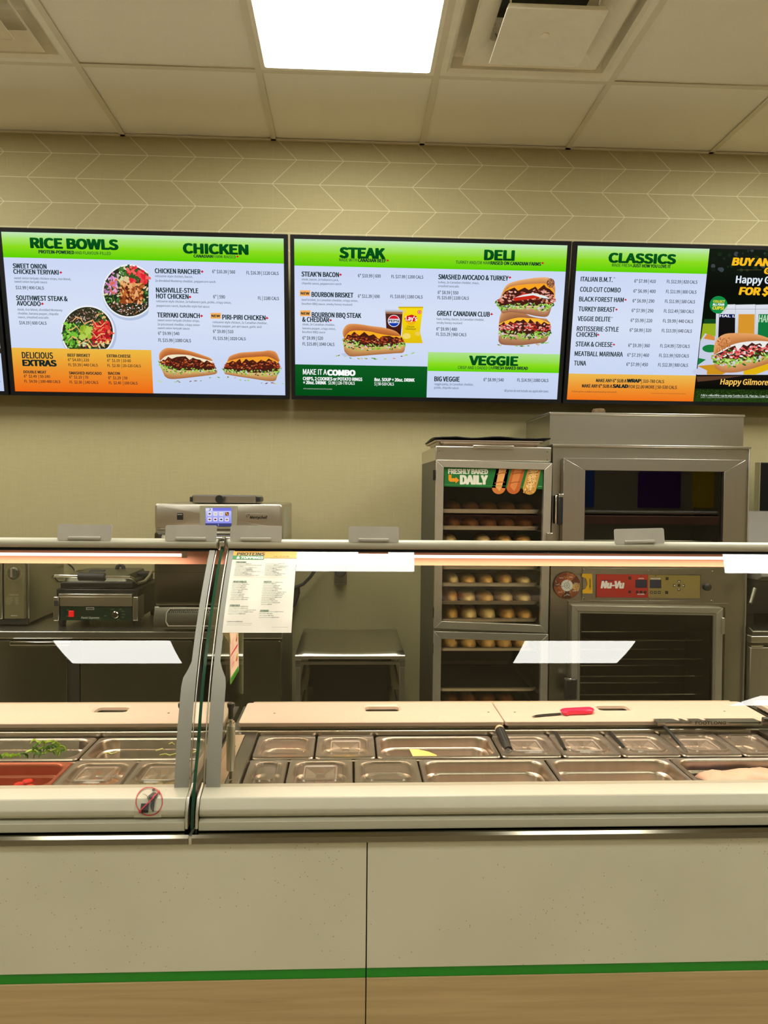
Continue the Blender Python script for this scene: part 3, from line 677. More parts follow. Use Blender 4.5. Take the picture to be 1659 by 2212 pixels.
# ------------------------------------------------------------------ screen 3
t3, F3 = menu_screen(X3, 'wall screen listing classic sandwiches beside a dark cup advert, rightmost')
f3 = screen_to(X3, 1200, 500, 3.614)
xa = f3(1140,720)[0]; yg = f3(650,320)[1]; yo = f3(600,1117)[1]
f3b = screen_to(X3,1490,520,6.142); yb = f3b(500,1780)[1]; ygr = f3b(500,1950)[1]
def fill3(p):
    grad(p, L_, B_, xa, yg, [(0,BG2),(.6,BG1),(1,srgb(204,216,244))])
    grad(p, L_, yg, xa, T_, [(0,G2),(.45,G1),(.75,srgb(170,228,110)),(1,G0)])
    p.z = .0002; grad(p, L_, B_, xa, yo, [(0,srgb(240,115,25)),(.5,srgb(238,150,50)),(1,srgb(236,186,80))])
    grad(p, xa, yb, R_, T_, [(0,srgb(20,34,14)),(.45,srgb(10,20,8)),(.7,srgb(12,14,10)),(1,srgb(22,30,20))])
    grad(p, xa, B_, R_, yb, [(0,srgb(34,60,18)),(.45,srgb(26,44,14)),(.5,srgb(10,12,8)),(1,srgb(24,20,16))])
display(t3, F3, fill3)
p = Print(f3)
p.text('CLASSICS',418,240,932,70,TG2,bold=.135,col2=TG1); p.text('MADE FRESH',440,274,595,24,INK,bold=.02); p.text('JUST HOW YOU LOVE IT',601,279,898,25,INK,bold=.08)
lines(p, [('ITALIAN B.M.T.',197,389,444,36),('COLD CUT COMBO',191,469,507,36),('BLACK FOREST HAM',184,545,530,36),('TURKEY BREAST',179,622,462,36),('VEGGIE DELITE',173,698,427,36),
 ('ROTISSERIE-STYLE',166,776,491,36),('CHICKEN',162,821,320,36),('STEAK & CHEESE',156,896,442,36),('MEATBALL MARINARA',149,971,523,36),('TUNA',144,1045,236,36)], INK, .045)
lines(p, [('\u00ae',449,374,466,15),('\u00ae',430,684,447,15)], INK, 0)
leaves(p, [(546,535,12),(475,611,12),(332,808,12),(455,885,12)])
for (n6, c6, nf, cf), (xl, y, xr, xl2, xr2) in zip((('7.99','410','12.59','820'),('6.99','400','11.99','800'),('6.99','290','11.99','580'),('7.99','290','12.49','580'),('5.99','220','9.99','440'),('8.99','320','13.59','640'),('9.39','360','14.99','720'),('7.19','460','11.99','920'),('7.99','450','12.39','900')),
  ((614,399,780,868,1105),(607,477,779,861,1098),(600,553,769,853,1087),(593,629,762,845,1078),(585,706,752,837,1071),(577,782,745,828,1062),(566,901,733,815,1045),(558,976,727,807,1038),(551,1049,718,799,1031))):
    p.text('6" $%s | %s' % (n6, c6), xl, y, xr, 25, srgb(45,58,66), bold=.03); p.text('FL $%s | %s CALS' % (nf, cf), xl2, y+4, xr2, 25, srgb(45,58,66), bold=.03)
lines(p, [('MAKE ANY 6" SUB A',315,1175,551,25),('MAKE ANY 6" SUB A',205,1217,439,25)], INK, .06)
lines(p, [('WRAP',557,1177,662,25),('SALAD',446,1219,562,25)], INK, .16)
lines(p, [('| 310-780 CALS',668,1180,844,24),('FOR $2.00 MORE | 50-530 CALS',569,1223,944,24)], INK, .04)
p.text('Grilled option available at participating restaurants.',124,1254,478,12,INK); p.text('2,000 calories a day is used for general nutrition advice',742,1266,1014,7,INK)
GOLD = srgb(250,190,30)
p.text('BUY AN',1378,263,1662,56,GOLD,bold=.13,slant=.12); p.text('G',1625,330,1668,46,GOLD,bold=.13,slant=.1); p.rect(1415,299,1606,302,srgb(90,80,40))
p.text('Happy G',1405,402,1668,55,srgb(225,235,245),bold=.06); p.text('FOR $',1432,492,1650,55,GOLD,bold=.13,slant=.12)
p.to = f3b
p.text('Happy Gilmore',400,1905,1028,72,srgb(250,200,90),bold=.05,slant=.08); p.text('Add a collectible cup to any Combo for $1. Plus tax. 1 per Co',140,2062,1040,27,srgb(225,235,225),bold=.03); p.rect(140,2078,1060,2083,srgb(180,190,180))
p.build('menu_lettering', 'scr', t3, F3)
p = Print(f3b); rr = random.Random(9)
for k in range(40): p.disc(rr.uniform(290,1060),rr.uniform(110,400),rr.uniform(10,34),rr.choice([srgb(26,44,24),srgb(34,52,34),srgb(20,30,24),srgb(60,70,72)]),None,10)
for k in range(900): p.blob(rr.uniform(85,1060),rr.uniform(1975,2130),6,3,rr.uniform(0,3),rr.choice([srgb(50,84,24),srgb(70,104,36),srgb(24,42,12),srgb(38,66,20)]),rr,5)
p.poly([(165,1100),(1060,1100),(1060,1300),(130,1300),(118,1440)], srgb(150,175,30)); p.poly([(180,1040),(1060,1040),(1060,1100),(172,1100)], srgb(20,70,30))
p.poly([(190,1230),(330,1270),(1060,1300),(1060,1778),(84,1778),(130,1330)], srgb(200,205,228)); p.disc(260,1430,105,srgb(25,125,60),52); p.poly([(105,1555),(205,1575),(95,1650)], srgb(25,125,60))
p.poly([(170,1300),(220,1235),(320,1270),(320,1325)], srgb(215,140,60)); p.poly([(90,1660),(330,1640),(560,1700),(420,1775),(215,1775),(215,1720)], srgb(205,145,30)); p.disc(120,1735,100,srgb(200,205,228),40)
p.poly([(700,1730),(1060,1600),(1060,1700),(860,1775),(700,1775)], srgb(225,180,20)); p.poly([(80,1800),(700,1790),(300,1850),(90,1870)], srgb(90,60,40))
for (a, b, c) in ((340,595,srgb(16,30,90)),(598,858,srgb(215,150,45)),(862,1120,srgb(20,120,60))):
    p.poly([(a,850),(b,845),(b-6,1340),(a-12,1340)], srgb(222,226,236), srgb(190,195,208)); p.rect(a-2,905,b,912,srgb(170,176,190)); p.poly([(a+38,975),(b-10,975),(b-16,1330),(a+24,1330)], c)
p.poly([(378,1022),(590,1022),(586,1330),(366,1330)], srgb(20,18,16)); p.text('HAL L',386,1012,590,30,WHITE,bold=.08); p.text('HAP',900,1080,1045,95,srgb(190,225,190),bold=.03)
p.disc(370,852,118,srgb(20,140,70),118); p.poly([(485,860),(470,930),(400,968),(440,920)], srgb(200,205,205))
p.text('COLLECT',300,820,450,30,srgb(245,220,50),bold=.08); p.text('ALL FOUR',292,860,444,28,WHITE,bold=.08); p.text('CUPS!',290,912,436,40,srgb(245,220,50),bold=.1)
sandwich(p,[(300,1490),(325,1340),(430,1245),(600,1225),(850,1238),(1010,1285),(1110,1330)],[(310,1515),(560,1375),(850,1330),(1110,1345)],
 [(290,1560),(500,1620),(800,1570),(1110,1480)],[(320,1680),(420,1740),(600,1745),(800,1700),(1110,1600)],41,srgb(235,235,230),30,[srgb(225,80,85),srgb(240,120,115),srgb(200,50,60),srgb(235,150,150),srgb(60,110,40),srgb(240,240,235)],1,(srgb(228,165,105),srgb(220,150,90),srgb(185,115,60)),(srgb(225,170,115),srgb(215,155,100),srgb(180,115,65)))
for k in range(70): p.blob(rr.uniform(335,520),rr.uniform(1290,1470),12,7,rr.random()*3,rr.choice([srgb(190,110,60),srgb(235,180,130),srgb(160,85,45)]),rr)
p.build('menu_pictures', 'scr', t3, F3)
# ------------------------------------------------------------------ screen at the left edge
t0, F0 = menu_screen(X0, 'wall screen mostly cut off by the left edge of the picture')
def fill0(p):
    grad(p, L_, B_, R_, SH-.15, [(0,BG2),(1,BG1)]); grad(p, L_, SH-.15, R_, T_, [(0,G2),(.5,G1),(1,G0)])
display(t0, F0, fill0)
p = Print(screen_to(X0,0,470,2.592)); p.poly([(-40,735),(-10,728),(12,735),(26,745),(14,758),(-12,762),(-40,770)], srgb(70,35,30)); p.text('CALS',-40,922,2,16,GREY,bold=.03)
p.build('menu_pictures', 'scr', t0, F0)
# ================================================================== back line equipment
def rbox(l, t, r, b, Y, depth, front=0.0):
    """box whose front face (at depth Y) covers this rectangle of the view; returns MB and its extents"""
    x0, x1, z0, z1 = R(l,t,r,b,Y); return MB().box(x0,x1,Y-front,Y+depth,z0,z1), (x0,x1,z0,z1)
ZW = .892      # worktop height
# ---- worktop fridge on the left
YF = 3.50
xr = at(609.5,1400,YF).x
t = thing('worktop_fridge', 'low stainless worktop fridge under the microwave and panini press', 'fridge', (-1.3,3.85,0))
mb = MB(); mb.prism_x([(YF,ZW),(YF,ZW-.032),(YF+.012,ZW-.034),(YF+.012,ZW-.02),(4.22,ZW-.02),(4.22,ZW)], -3.2, xr); mb.build('worktop', 'steel_h', t, bevel=.003)
MB().box(-3.19,xr-.005,YF+.05,4.2,.12,ZW-.021).build('body', 'steel_dark', t)
def door(l, r, Yd, name='door', par=None, hnd=None, top=1384):
    x0, x1 = at(l,1450,Yd).x, at(r,1450,Yd).x; z1 = at((l+r)/2,top,Yd).z; z0 = .16
    m = MB().loops([rrect(x0,x1,z0,z1,.012,3,0), rrect(x0,x1,z0,z1,.012,3,.03), rrect(x0+.02,x1-.02,z0+.02,z1-.035,.01,3,.034)], True, True, True)
    m.v = [(a, Yd+.034-c, b) for a, b, c in m.v]
    d = m.build('door', 'steel_dimmed', par, bevel=.002)
    if hnd:
        h = at(hnd[0],1380,Yd).x, at(hnd[1],1380,Yd).x
        MB().prism_x([(Yd-.045,z1+.004),(Yd-.045,z1-.012),(Yd-.006,z1-.030),(Yd+.004,z1+.006)], *h).build('handle', 'chrome', d, bevel=.002)
    return d
door(-60, 144, YF+.015, par=t, hnd=(30,158)); door(173, 416, YF+.015, par=t); door(437, 606, YF+.015, par=t)
for xx in (xr-.08, -1.4, -3.0): lathe([(.02,0),(.02,.11),(.035,.12)], c=(xx,3.7,0)).build('leg', 'steel_dark', t)
m_, e = rbox(145,1384,172,1600,YF+.03,.02); m_.build('mullion', 'cavity', t)
m_, e = rbox(417,1384,436,1600,YF+.03,.02); m_.build('mullion', 'cavity', t)
# ---- microwave
YM = 3.62; x1 = at(59,1280,YM).x; x0 = x1-.52; z0 = ZW+.014; z1 = at(30,1192,YM).z
t = thing('microwave', 'grey commercial microwave with dial at the left edge of the picture', 'microwave', ((x0+x1)/2,YM+.2,ZW))
MB().box(x0,x1,YM+.02,YM+.46,z0,z1).build('body', 'steel', t, bevel=.004)
xp = at(9,1280,YM).x
p_ = MB().box(xp,x1-.012,YM-.004,YM+.02,z0+.022,z1-.004).build('control_panel', mat('olive_grey_panel', srgb(112,104,70), .45), t, bevel=.003)
d_ = MB().box(x0,xp-.006,YM-.006,YM+.02,z0+.022,z1-.004).build('door', 'steel', t, bevel=.003)
MB().box(x0+.04,xp-.05,YM-.008,YM-.005,z0+.05,z1-.03).build('window', 'black', d_)
MB().box(x0,x1,YM+.004,YM+.02,z0-.004,z0+.02).build('plinth', 'black', t)
for a in (x0+.04,x1-.04):
    for b in (YM+.05,YM+.42): lathe([(.014,0),(.014,.016)], c=(a,b,ZW)).build('foot', 'rubber', t)
k = at(30,1237,YM-.004); kn = lathe([(.026,0),(.026,-.004),(.021,-.006),(.019,-.018),(0,-.018)], 'y', (k.x,k.y,k.z)).build('dial', 'steel_dark', t, smooth=True)
MB().box(k.x-.004,k.x+.004,k.y-.030,k.y-.018,k.z-.018,k.z+.022).build('pointer', 'alu', kn, bevel=.001)
p = Print(to_plane(YM-.005)); PG = srgb(190,186,160)
for q in range(25):
    a = math.radians(-225+q*270/24+180); 
    p.disc(30+17*math.cos(a), 1237+17*math.sin(a), .7, PG, None, 6)
p.text('POWER LEVEL',20,1286,41,2.4,PG)
for q, w in enumerate((16,12,15,13,12,9)): p.text('WATTS FOR DEFROST'[:17-q],13,1292+q*2.7,13+w,1.5,PG); p.text('%d%%' % (100-15*q),33,1292+q*2.7,40,1.5,PG)
p.text('MENUMASTER',24,1331,37,2.4,WHITE)
p.build('panel_lettering', 'print', t, facing(YM-.005))
# ---- panini press
YP = 3.60
t = thing('panini_press', 'black and steel panini press with green control panel on the worktop', 'press', (at(207,1340,YP).x,YP+.2,ZW))
x0, x1, z0, z1 = R(117,1290,298,1341,YP)
MB().box(x0+.012,x1-.012,YP+.015,YP+.42,z0,z1+.012).build('body', 'black', t, bevel=.004)
for l, r in ((115,128),(287,299)):
    m_, e = rbox(l,1289,r,1341,YP-.005,.10,.005); m_.build('corner_post', 'steel', t, bevel=.004)
m_, e = rbox(116.5,1298,126,1309,YP-.012,.001); m_.build('round_sticker', mat('black_gloss', (.015,.02,.025), .2), t)
m_, e = rbox(129,1290,286,1310,YP,.015); m_.build('grease_tray', 'steel_h', t, bevel=.002)
m_, e = rbox(126,1283,285,1290,YP-.02,.04); m_.build('tray_lip', 'steel_h', t, bevel=.003)
gp = R(130,1311,286,1340,YP-.002); MB().box(gp[0],gp[1],YP-.002,YP+.02,gp[2],gp[3]).build('control_panel', mat('dark_green_panel', srgb(8,42,24), .35), t)
m_, e = rbox(149.5,1319,160,1332,YP-.002,.002,.010); m_.build('rocker_switch', mat('lit_red_switch', srgb(215,20,20), .3, emit=.55), t, bevel=.002)
k = at(251,1327,YP-.002); lathe([(.017,0),(.016,-.016),(.013,-.019),(0,-.019)], 'y', (k.x,k.y,k.z)).build('temperature_knob', 'chrome', t, smooth=True)
p = Print(to_plane(YP-.0045))
p.rect(186,1311.5,203.5,1317.5,srgb(190,190,180)); p.text('WARING',187.5,1316.3,202,3.2,srgb(20,20,20),bold=.1)
p.text('Panini Supremo',175,1336.5,214,4.6,srgb(210,215,200),slant=.3,bold=.03); p.disc(189,1325,4,srgb(40,44,40)); p.disc(198.5,1325,4,srgb(40,44,40)); p.disc(189,1325,3,srgb(12,20,14)); p.disc(198.5,1325,3,srgb(12,20,14))
p.text('ON',145,1319,148.5,2,PG); p.text('OFF',144,1332,148.5,2,PG); p.text('READY',225,1331,231,2,PG)
for q, (s_, dx, dy) in enumerate((('LOW',-9,-11),('150\u00b0C',9,-11),('200\u00b0C',14,-6.5),('250\u00b0C',16,0),('275\u00b0C',14,6.5),('300\u00b0C',4,11))): p.text(s_,251+dx-3,1328+dy,251+dx+4,2,PG)
p.build('panel_lettering', 'print', t, facing(YP-.0045))
m_, e = rbox(121.5,1272,300,1289,YP+.01,.40); m_.build('lower_plate', 'darkmetal', t, bevel=.006)
m_, e = rbox(130,1257,286,1271,YP+.01,.38); m_.build('upper_plate', 'darkmetal', t, bevel=.006)
a = R(134,1249,276,1257,YP+.03); MB().loops([rrect(a[0],a[1],YP+.03,YP+.38,.03,4,a[2]), rrect(a[0]+.01,a[1]-.01,YP+.04,YP+.37,.03,4,a[3]+.012)], True, True, True).build('cover', 'steel_dark', t, smooth=True)
def P3(px, py, Y): return tuple(at(px,py,Y))
hb = [P3(134,1256,YP+.10),P3(124,1256,YP+.02),P3(115.5,1246,YP-.06),P3(119,1243.5,YP-.075),P3(200,1246,YP-.08),P3(280,1247,YP-.075),P3(288,1251,YP-.06),P3(296,1260,YP+.0),P3(312,1256,YP+.08),P3(322,1245,YP+.16),P3(326,1236,YP+.22),P3(332,1234,YP+.25)]
h_ = MB().tube(hb, .0075, 10).build('handle', 'chrome', t, smooth=True)
MB().tube([P3(169,1245.5,YP-.08),P3(171,1245.5,YP-.08),P3(226,1246.5,YP-.08),P3(228,1246.5,YP-.08)], [.014,.019,.019,.014], 14).build('grip', 'rubber', h_, smooth=True)
m_, e = rbox(190,1232,224,1241,YP+.20,.04); m_.build('rear_guard', 'rubber', t, bevel=.006)
m_, e = rbox(281,1236,323,1247,YP+.22,.06); m_.build('rear_guard', 'rubber', t, bevel=.006)
MB().tube([P3(160,1254,YP+.12),P3(157,1248,YP+.16),P3(163,1232,YP+.2),P3(180,1230,YP+.26),P3(184,1238,YP+.3)], .006, 8).build('hinge_arm', 'chrome', t, smooth=True)
hp = [P3(250,1256,YP+.33),P3(250,1238,YP+.33),P3(254,1224,YP+.33),P3(260,1219.5,YP+.33),P3(266,1224,YP+.33),P3(270,1238,YP+.33),P3(271,1256,YP+.33)]
MB().tube(hp, .010, 10).build('spring_hose', 'rubber', t, smooth=True)
for l in (126,290):
    for yy in (YP+.05,YP+.36):
        k = at(l,1345,YP).x; lathe([(.016,0),(.02,z0-ZW)], c=(k,yy,ZW)).build('foot', 'rubber', t)
cd = MB().tube([P3(164,1236,YP+.45),(at(156,1225,4.1).x,4.1,at(156,1225,4.1).z),(at(140,1212,4.22).x,4.22,at(140,1212,4.22).z),(at(138,1195,4.23).x,4.23,at(138,1195,4.23).z)], .0045, 8).build('power_cord', 'rubber', None, smooth=True)
tag(cd, 'thin dark power cord rising up the wall behind the panini press', 'cord')
# ---- rapid cook oven
YE = 3.52
x0, x1, zt0, z1 = R(334.5,1089,609.5,1144,YE); z0 = at(470,1345,YE).z
yb = atX(633,1100,x1).y; yb = min(max(yb, YE+.35), 4.1)
t = thing('rapid_cook_oven', 'boxy stainless countertop oven with a lit touch screen', 'oven', ((x0+x1)/2,YE+.25,ZW))
MB().box(x0,x1,YE+.012,yb,z0,z1-.002).build('body', 'steel', t, bevel=.006)
pf = MB().loops([rrect(x0,x1,at(470,1144,YE).z,z1,.012,4,.014), rrect(x0,x1,at(470,1144,YE).z,z1,.012,4,.004), rrect(x0+.008,x1-.008,at(470,1144,YE).z+.004,z1-.006,.010,4,0)], True, True, True)
pf.v = [(a, YE+c, b) for a, b, c in pf.v]; pf = pf.build('control_fascia', 'steel_h', t, smooth=True)
a = R(431.5,1092,512.5,1143,YE-.004); MB().box(a[0],a[1],YE-.006,YE+.002,a[2],a[3]).build('screen_bezel', mat('grey_bezel', srgb(150,146,120), .4), t, bevel=.002)
a = R(444.5,1097,500,1137,YE-.008)
p = Print(to_plane(YE-.008,320,1050,4.88)); p.z = 0
A_, B2_ = srgb(118,116,225), srgb(196,198,245)
p.rect(605,230,880,392,A_,srgb(150,152,238)); p.rect(606,262,876,388,B2_,srgb(140,140,232)); p.rect(605,392,878,424,srgb(62,66,120)); p.rect(738,396,742,422,srgb(180,180,220)); p.rect(606,232,680,262,srgb(220,220,240)); p.disc(647,247,13,srgb(60,60,90)); p.disc(643,245,10,srgb(220,220,240))
rr = random.Random(4)
for i, xx in enumerate((648,708,770,830)):
    for j, yy in enumerate((292,352)):
        p.rect(xx-20,yy-20,xx+20,yy+20,srgb(225,225,240)); c = [srgb(90,60,70),srgb(200,185,140),srgb(205,180,150),srgb(120,70,45),srgb(100,60,45),srgb(110,40,50),srgb(60,60,75),srgb(150,110,100)][i+4*j]
        if (i,j) == (3,0): p.rect(xx-18,yy-18,xx+20,yy+20,c); p.poly([(xx-15,yy-15),(xx-5,yy-15),(xx+15,yy+15),(xx+5,yy+15)],srgb(220,170,90))
        else: p.disc(xx,yy,13,c,9,12); p.disc(xx,yy-2,7,tuple(min(1,v*1.5) for v in c[:3])+(1,),4,10)
p.build('touch_display', 'scr', t, facing(YE-.008))
a = R(382,1108,395,1123,YE-.004); MB().box(a[0],a[1],YE-.004,YE+.002,a[2],a[3]).build('card_slot', 'black', t, bevel=.002)
MB().box(a[0]+.003,a[1]-.003,YE-.006,YE-.003,a[3]-.009,a[3]-.005).build('slot_bar', 'alu', t)
a = R(529.5,1109.5,578.5,1125,YE-.004)
b_ = MB().loops([rrect(a[0],a[1],a[2],a[3],.009,4,.006), rrect(a[0],a[1],a[2],a[3],.009,4,-.004), rrect(a[0]+.003,a[1]-.003,a[2]+.003,a[3]-.003,.007,4,-.0045)], True, True, True)
b_.v = [(p_[0], YE+p_[2], p_[1]) for p_ in b_.v]; b_.build('badge', 'steel_h', t)
p = Print(to_plane(YE-.0055,320,1050,4.88)); p.text('Merrychef',1072,343,1250,27,srgb(12,12,10),bold=.09,slant=.2)
p.poly([(1032,318),(1040,302),(1060,297),(1073,300),(1060,312),(1044,326),(1036,326)],srgb(20,20,18)); p.poly([(1038,318),(1046,306),(1066,302),(1052,312),(1042,322)],srgb(150,146,125))
p.build('badge_lettering', 'print', t, facing(YE-.0055))
dz1, dz0 = at(470,1147,YE).z, at(470,1304,YE).z
dr = MB().loops([rrect(x0+.004,x1-.004,dz0,dz1,.018,4,.02), rrect(x0+.004,x1-.004,dz0,dz1,.018,4,-.02), rrect(x0+.02,x1-.02,dz0+.014,dz1-.014,.012,4,-.026)], True, True, True)
dr.v = [(p_[0], YE+p_[2], p_[1]) for p_ in dr.v]; dr = dr.build('door', 'oven_front', t, smooth=True)
MB().tube([(x0+.05,YE-.07,dz1-.028),(x1-.05,YE-.07,dz1-.028)], .013, 12).box(x0+.06,x0+.08,YE-.07,YE-.02,dz1-.036,dz1-.02).box(x1-.08,x1-.06,YE-.07,YE-.02,dz1-.036,dz1-.02).build('door_handle', 'chrome', dr, smooth=True)
# lower intake panel with a perforated grille
gz1, gz0 = at(470,1308,YE).z, ZW+.012
lp = MB(); lp.prism_x([(YE+.012,gz1),(YE-.012,gz1-.004),(YE-.035,gz0+.045),(YE-.04,gz0+.012),(YE-.03,gz0),(YE+.012,gz0)], x0, x1); lp.build('lower_panel', 'oven_front', t, bevel=.003)
gx0, gx1 = at(357,1340,YE-.04).x, at(588,1340,YE-.04).x
def gp3(u, v, d): # on the sloped face
    y = (YE-.0155)*(1-v)+(YE-.0385)*v; z = (gz1-.010)*(1-v)+(gz0+.016)*v
    return (u, y-d, z)
fr = MB(); O = [(gx0+.012,0),(gx1-.012,0),(gx1,.25),(gx1,.75),(gx1-.012,1),(gx0+.012,1),(gx0,.75),(gx0,.25)]
def ins(P, s): c = (sum(a for a,_ in P)/8, .5); return [(c[0]+(a-c[0])*(1-s/.12), c[1]+(b-c[1])*(1-s/.02)) for a, b in P]
fr.loops([[gp3(a,b,.001) for a,b in O],[gp3(a,b,.006) for a,b in O],[gp3(a,b,.006) for a,b in ins(O,.0022)],[gp3(a,b,.001) for a,b in ins(O,.0022)]]); fr.build('grille_frame', 'steel', t)
gr = MB(); hr = .0032
nx = int((gx1-gx0-.014)/.0092); nz = 8
for j in range(nz):
    for i in range(nx):
        u = gx0+.010+i*.0092+(j%2)*.0046; v = .10+j*.112
        if u < gx1-.010: gr.add([gp3(u+hr*math.cos(a*math.pi/3), v+hr*math.sin(a*math.pi/3)/.048*.9, .0014) for a in range(6)], [(0,1,2,3,4,5)])
g = gr.build('grille_holes', 'bezel', t); g['kind'] = 'stuff'
for a in (x0+.05,x1-.05):
    for b in (YE+.06,yb-.06): lathe([(.018,0),(.02,z0-ZW)], c=(a,b,ZW)).build('foot', 'rubber', t)
# side label
MB().box(x1,x1+.001,YE+.10,YE+.34,z1-.16,z1-.02).build('side_label', mat('grey_label', srgb(165,160,135), .5), t)
# folded pan lying on the oven
a = R(416,1070,556,1086,YE+.10); zz = z1
t = thing('oven_tray', 'flat stainless tray with a black knob lying on top of the lit oven', 'tray', ((a[0]+a[1])/2,YE+.2,zz))
MB().loops([rrect(a[0]+.008,a[1]-.008,YE+.08,YE+.33,.02,4,zz), rrect(a[0],a[1],YE+.07,YE+.34,.02,4,zz+.004), rrect(a[0],a[1],YE+.07,YE+.34,.02,4,a[3]-.004), rrect(a[0]+.006,a[1]-.006,YE+.076,YE+.334,.018,4,a[3])], True, True, True).build('body', 'steel', t, smooth=True)
k = at(477,1078,YE+.065); lathe([(.009,0),(.009,-.02),(.018,-.022),(.018,-.045),(0,-.045)], 'y', tuple(k)).build('knob', 'black', t, smooth=True)
for l, r in ((411.5,417),(555,564)):
    c = R(l,1073,r,1084,YE+.10); MB().prism_x([(YE+.08,c[2]),(YE+.08,c[3]),(YE+.2,c[3]-.004),(YE+.2,c[2])], c[0], c[1]).build('side_handle', 'black', t, bevel=.003)
# ---- wire rack table against the wall
YK = 3.52; a = R(638,1414,874.5,1421,YK); zt = a[3]
t = thing('rack_table', 'low open stainless rack table standing between the ovens', 'table', ((a[0]+a[1])/2,3.8,0))
n = 12; g1 = MB(); L1, L2 = [], []
for j in range(7):
    y = YK+(4.16-YK)*j/6; wv = .006*math.sin(math.pi*j/6)
    L1.append([(a[0]+(a[1]-a[0])*i/n, y, zt-.006*math.sin(math.pi*i/n)*(1 if j else .4)-wv*math.sin(math.pi*i/n)) for i in range(n+1)])
g1.loops(L1, False); g1.v += []; to_ = g1.build('top', 'steel_h', t, smooth=True); sm_ = to_.modifiers.new('t', 'SOLIDIFY'); sm_.thickness = .004; sm_.offset = -1
MB().prism_x([(YK,zt-.001),(YK-.006,zt-.006),(YK-.004,zt-.020),(YK+.004,zt-.020),(YK+.004,zt-.004)], a[0]-.001, a[1]+.001).build('top_edge', 'steel_h', t, bevel=.001)
for l in (a[0]+.012, a[1]-.012):
    for y in (YK+.018, 4.12):
        MB().box(l-.012,l+.012,y-.012,y+.012,0,zt-.03).build('leg', 'steel_v', t, bevel=.002)
        MB().box(l-.014,l+.014,y-.015,y+.015,zt-.062,zt-.024).build('corner_bracket', 'steel', t, bevel=.002)
for y in (YK+.02, 4.12): MB().box(a[0]+.024,a[1]-.024,y-.008,y+.008,zt-.050,zt-.036).build('cross_bar', 'steel_h', t)
for k_ in range(5):
    z = zt-.17-k_*.13
    for sgn, l in ((1,a[0]+.018),(-1,a[1]-.018)):
        MB().add([(l,YK+.03,z+.03),(l,4.1,z+.03),(l,4.1,z),(l,YK+.03,z),(l+sgn*.034,4.1,z),(l+sgn*.034,YK+.03,z)], [(0,1,2,3),(3,2,4,5)]).build('tray_slide', 'steel', t)
MB().box(a[0]+.03,a[1]-.03,4.10,4.11,.2,zt-.06).build('back_panel', 'cavity', t)
# ---- wall outlet with round plug
a = R(722.5,1223,749,1262,YW-.006)
t = thing('wall_outlet', 'square metal wall outlet with a round black plug in it', 'outlet', ((a[0]+a[1])/2,YW,(a[2]+a[3])/2))
MB().box(a[0],a[1],YW-.005,YW-.0005,a[2],a[3]+.03).build('plate', 'steel_dark', t, bevel=.002)
k = at(735,1235,YW-.06); lathe([(.026,.055),(.031,.02),(.031,0),(.026,-.012),(0,-.012)], 'y', tuple(k)).build('plug', 'rubber', t, smooth=True)
c = [P3(735,1228,YW-.05),P3(732,1205,YW-.07),P3(715,1196,YW-.08),P3(700,1206,YW-.08),P3(686,1224,YW-.08),P3(670,1247,YW-.08),P3(655,1262,YW-.08),P3(640,1268,YW-.08),P3(634,1269,YW-.09)]
o = MB().tube(c, .0088, 10).build('power_cord', 'rubber', None, smooth=True); tag(o, 'thick black power cord sweeping from the wall plug to the lit oven', 'cord')
o = MB().tube([P3(640,1268,YW-.05),P3(641,1280,YW-.05),P3(636,1296,YW-.05),P3(630,1310,YW-.05)], .020, 10).build('cord_coil', 'rubber', None, smooth=True); tag(o, 'bundled black cord hanging beside the protein price card', 'cord')
# ---- bread cabinet
YC = 3.45
xl, xr_ = at(943,1000,YC).x, at(1190,1000,YC).x; ztop = at(1066,965,YC).z; zc = at(1066,996,YC).z
xl2, xr2 = at(936,1400,YC).x, at(1183,1400,YC).x
XL, XR = (xl+xl2)/2, (xr_+xr2)/2
t = thing('bread_cabinet', 'tall narrow stainless bread cabinet with glass doors and green banner', 'cabinet', ((XL+XR)/2,3.8,0))
cb = MB(); YBk = 4.12; ww = .012
cb.box(XL,XL+ww,YC+.03,YBk,.1,zc).box(XR-ww,XR,YC+.03,YBk,.1,zc).box(XL,XR,YBk-.01,YBk,.1,zc).box(XL,XR,YC+.03,YBk,.1,.13)
cb.build('shell', 'cabinet' if False else M['cavity_b'], t)
MB().box(XL-.002,XR+.002,YC+.002,YBk,zc,ztop).build('cap', 'steel_h', t, bevel=.003)
a = R(1022,962,1110.5,968.5,YC-.012); MB().box(a[0],a[1],YC-.014,YC+.004,a[2],a[3]).build('label_holder', 'steel_h', t, bevel=.002)
for px, py in ((949,973.5),(1182.7,975.5),(1182.4,993.5)):
    k = at(px,py,YC); lathe([(.004,0),(.003,-.003),(0,-.003)], 'y', (k.x,k.y+.002,k.z), 8).build('rivet', 'steel_dark', t)
def frame_door(q_out, q_in, Yd, th, par, glass, fm='alu_frame', gdepth=.012, name='door'):
    """q: four corner pixels (tl,tr,br,bl). Mitred frame members plus glass"""
    O = [at(x,y,Yd) for x,y in q_out]; I = [at(x,y,Yd) for x,y in q_in]

    g = MB(); g.add([(p_.x,Yd+gdepth,p_.z) for p_ in I], [(0,1,2,3)])
    root = g.build(name, glass, par)
    for k in range(4):
        a, b, c, d = O[k], O[(k+1)%4], I[(k+1)%4], I[k]; e = .0008
        m = MB(); ctr = (a+b+c+d)/4
        F = [p_+(ctr-p_).normalized()*e for p_ in (a,b,c,d)]
        m.loops([[(p_.x,Yd,p_.z) for p_ in F], [(p_.x,Yd+th,p_.z) for p_ in F]], True, True, True)
        m.build('frame_member', fm, root, bevel=.0012)
    return root
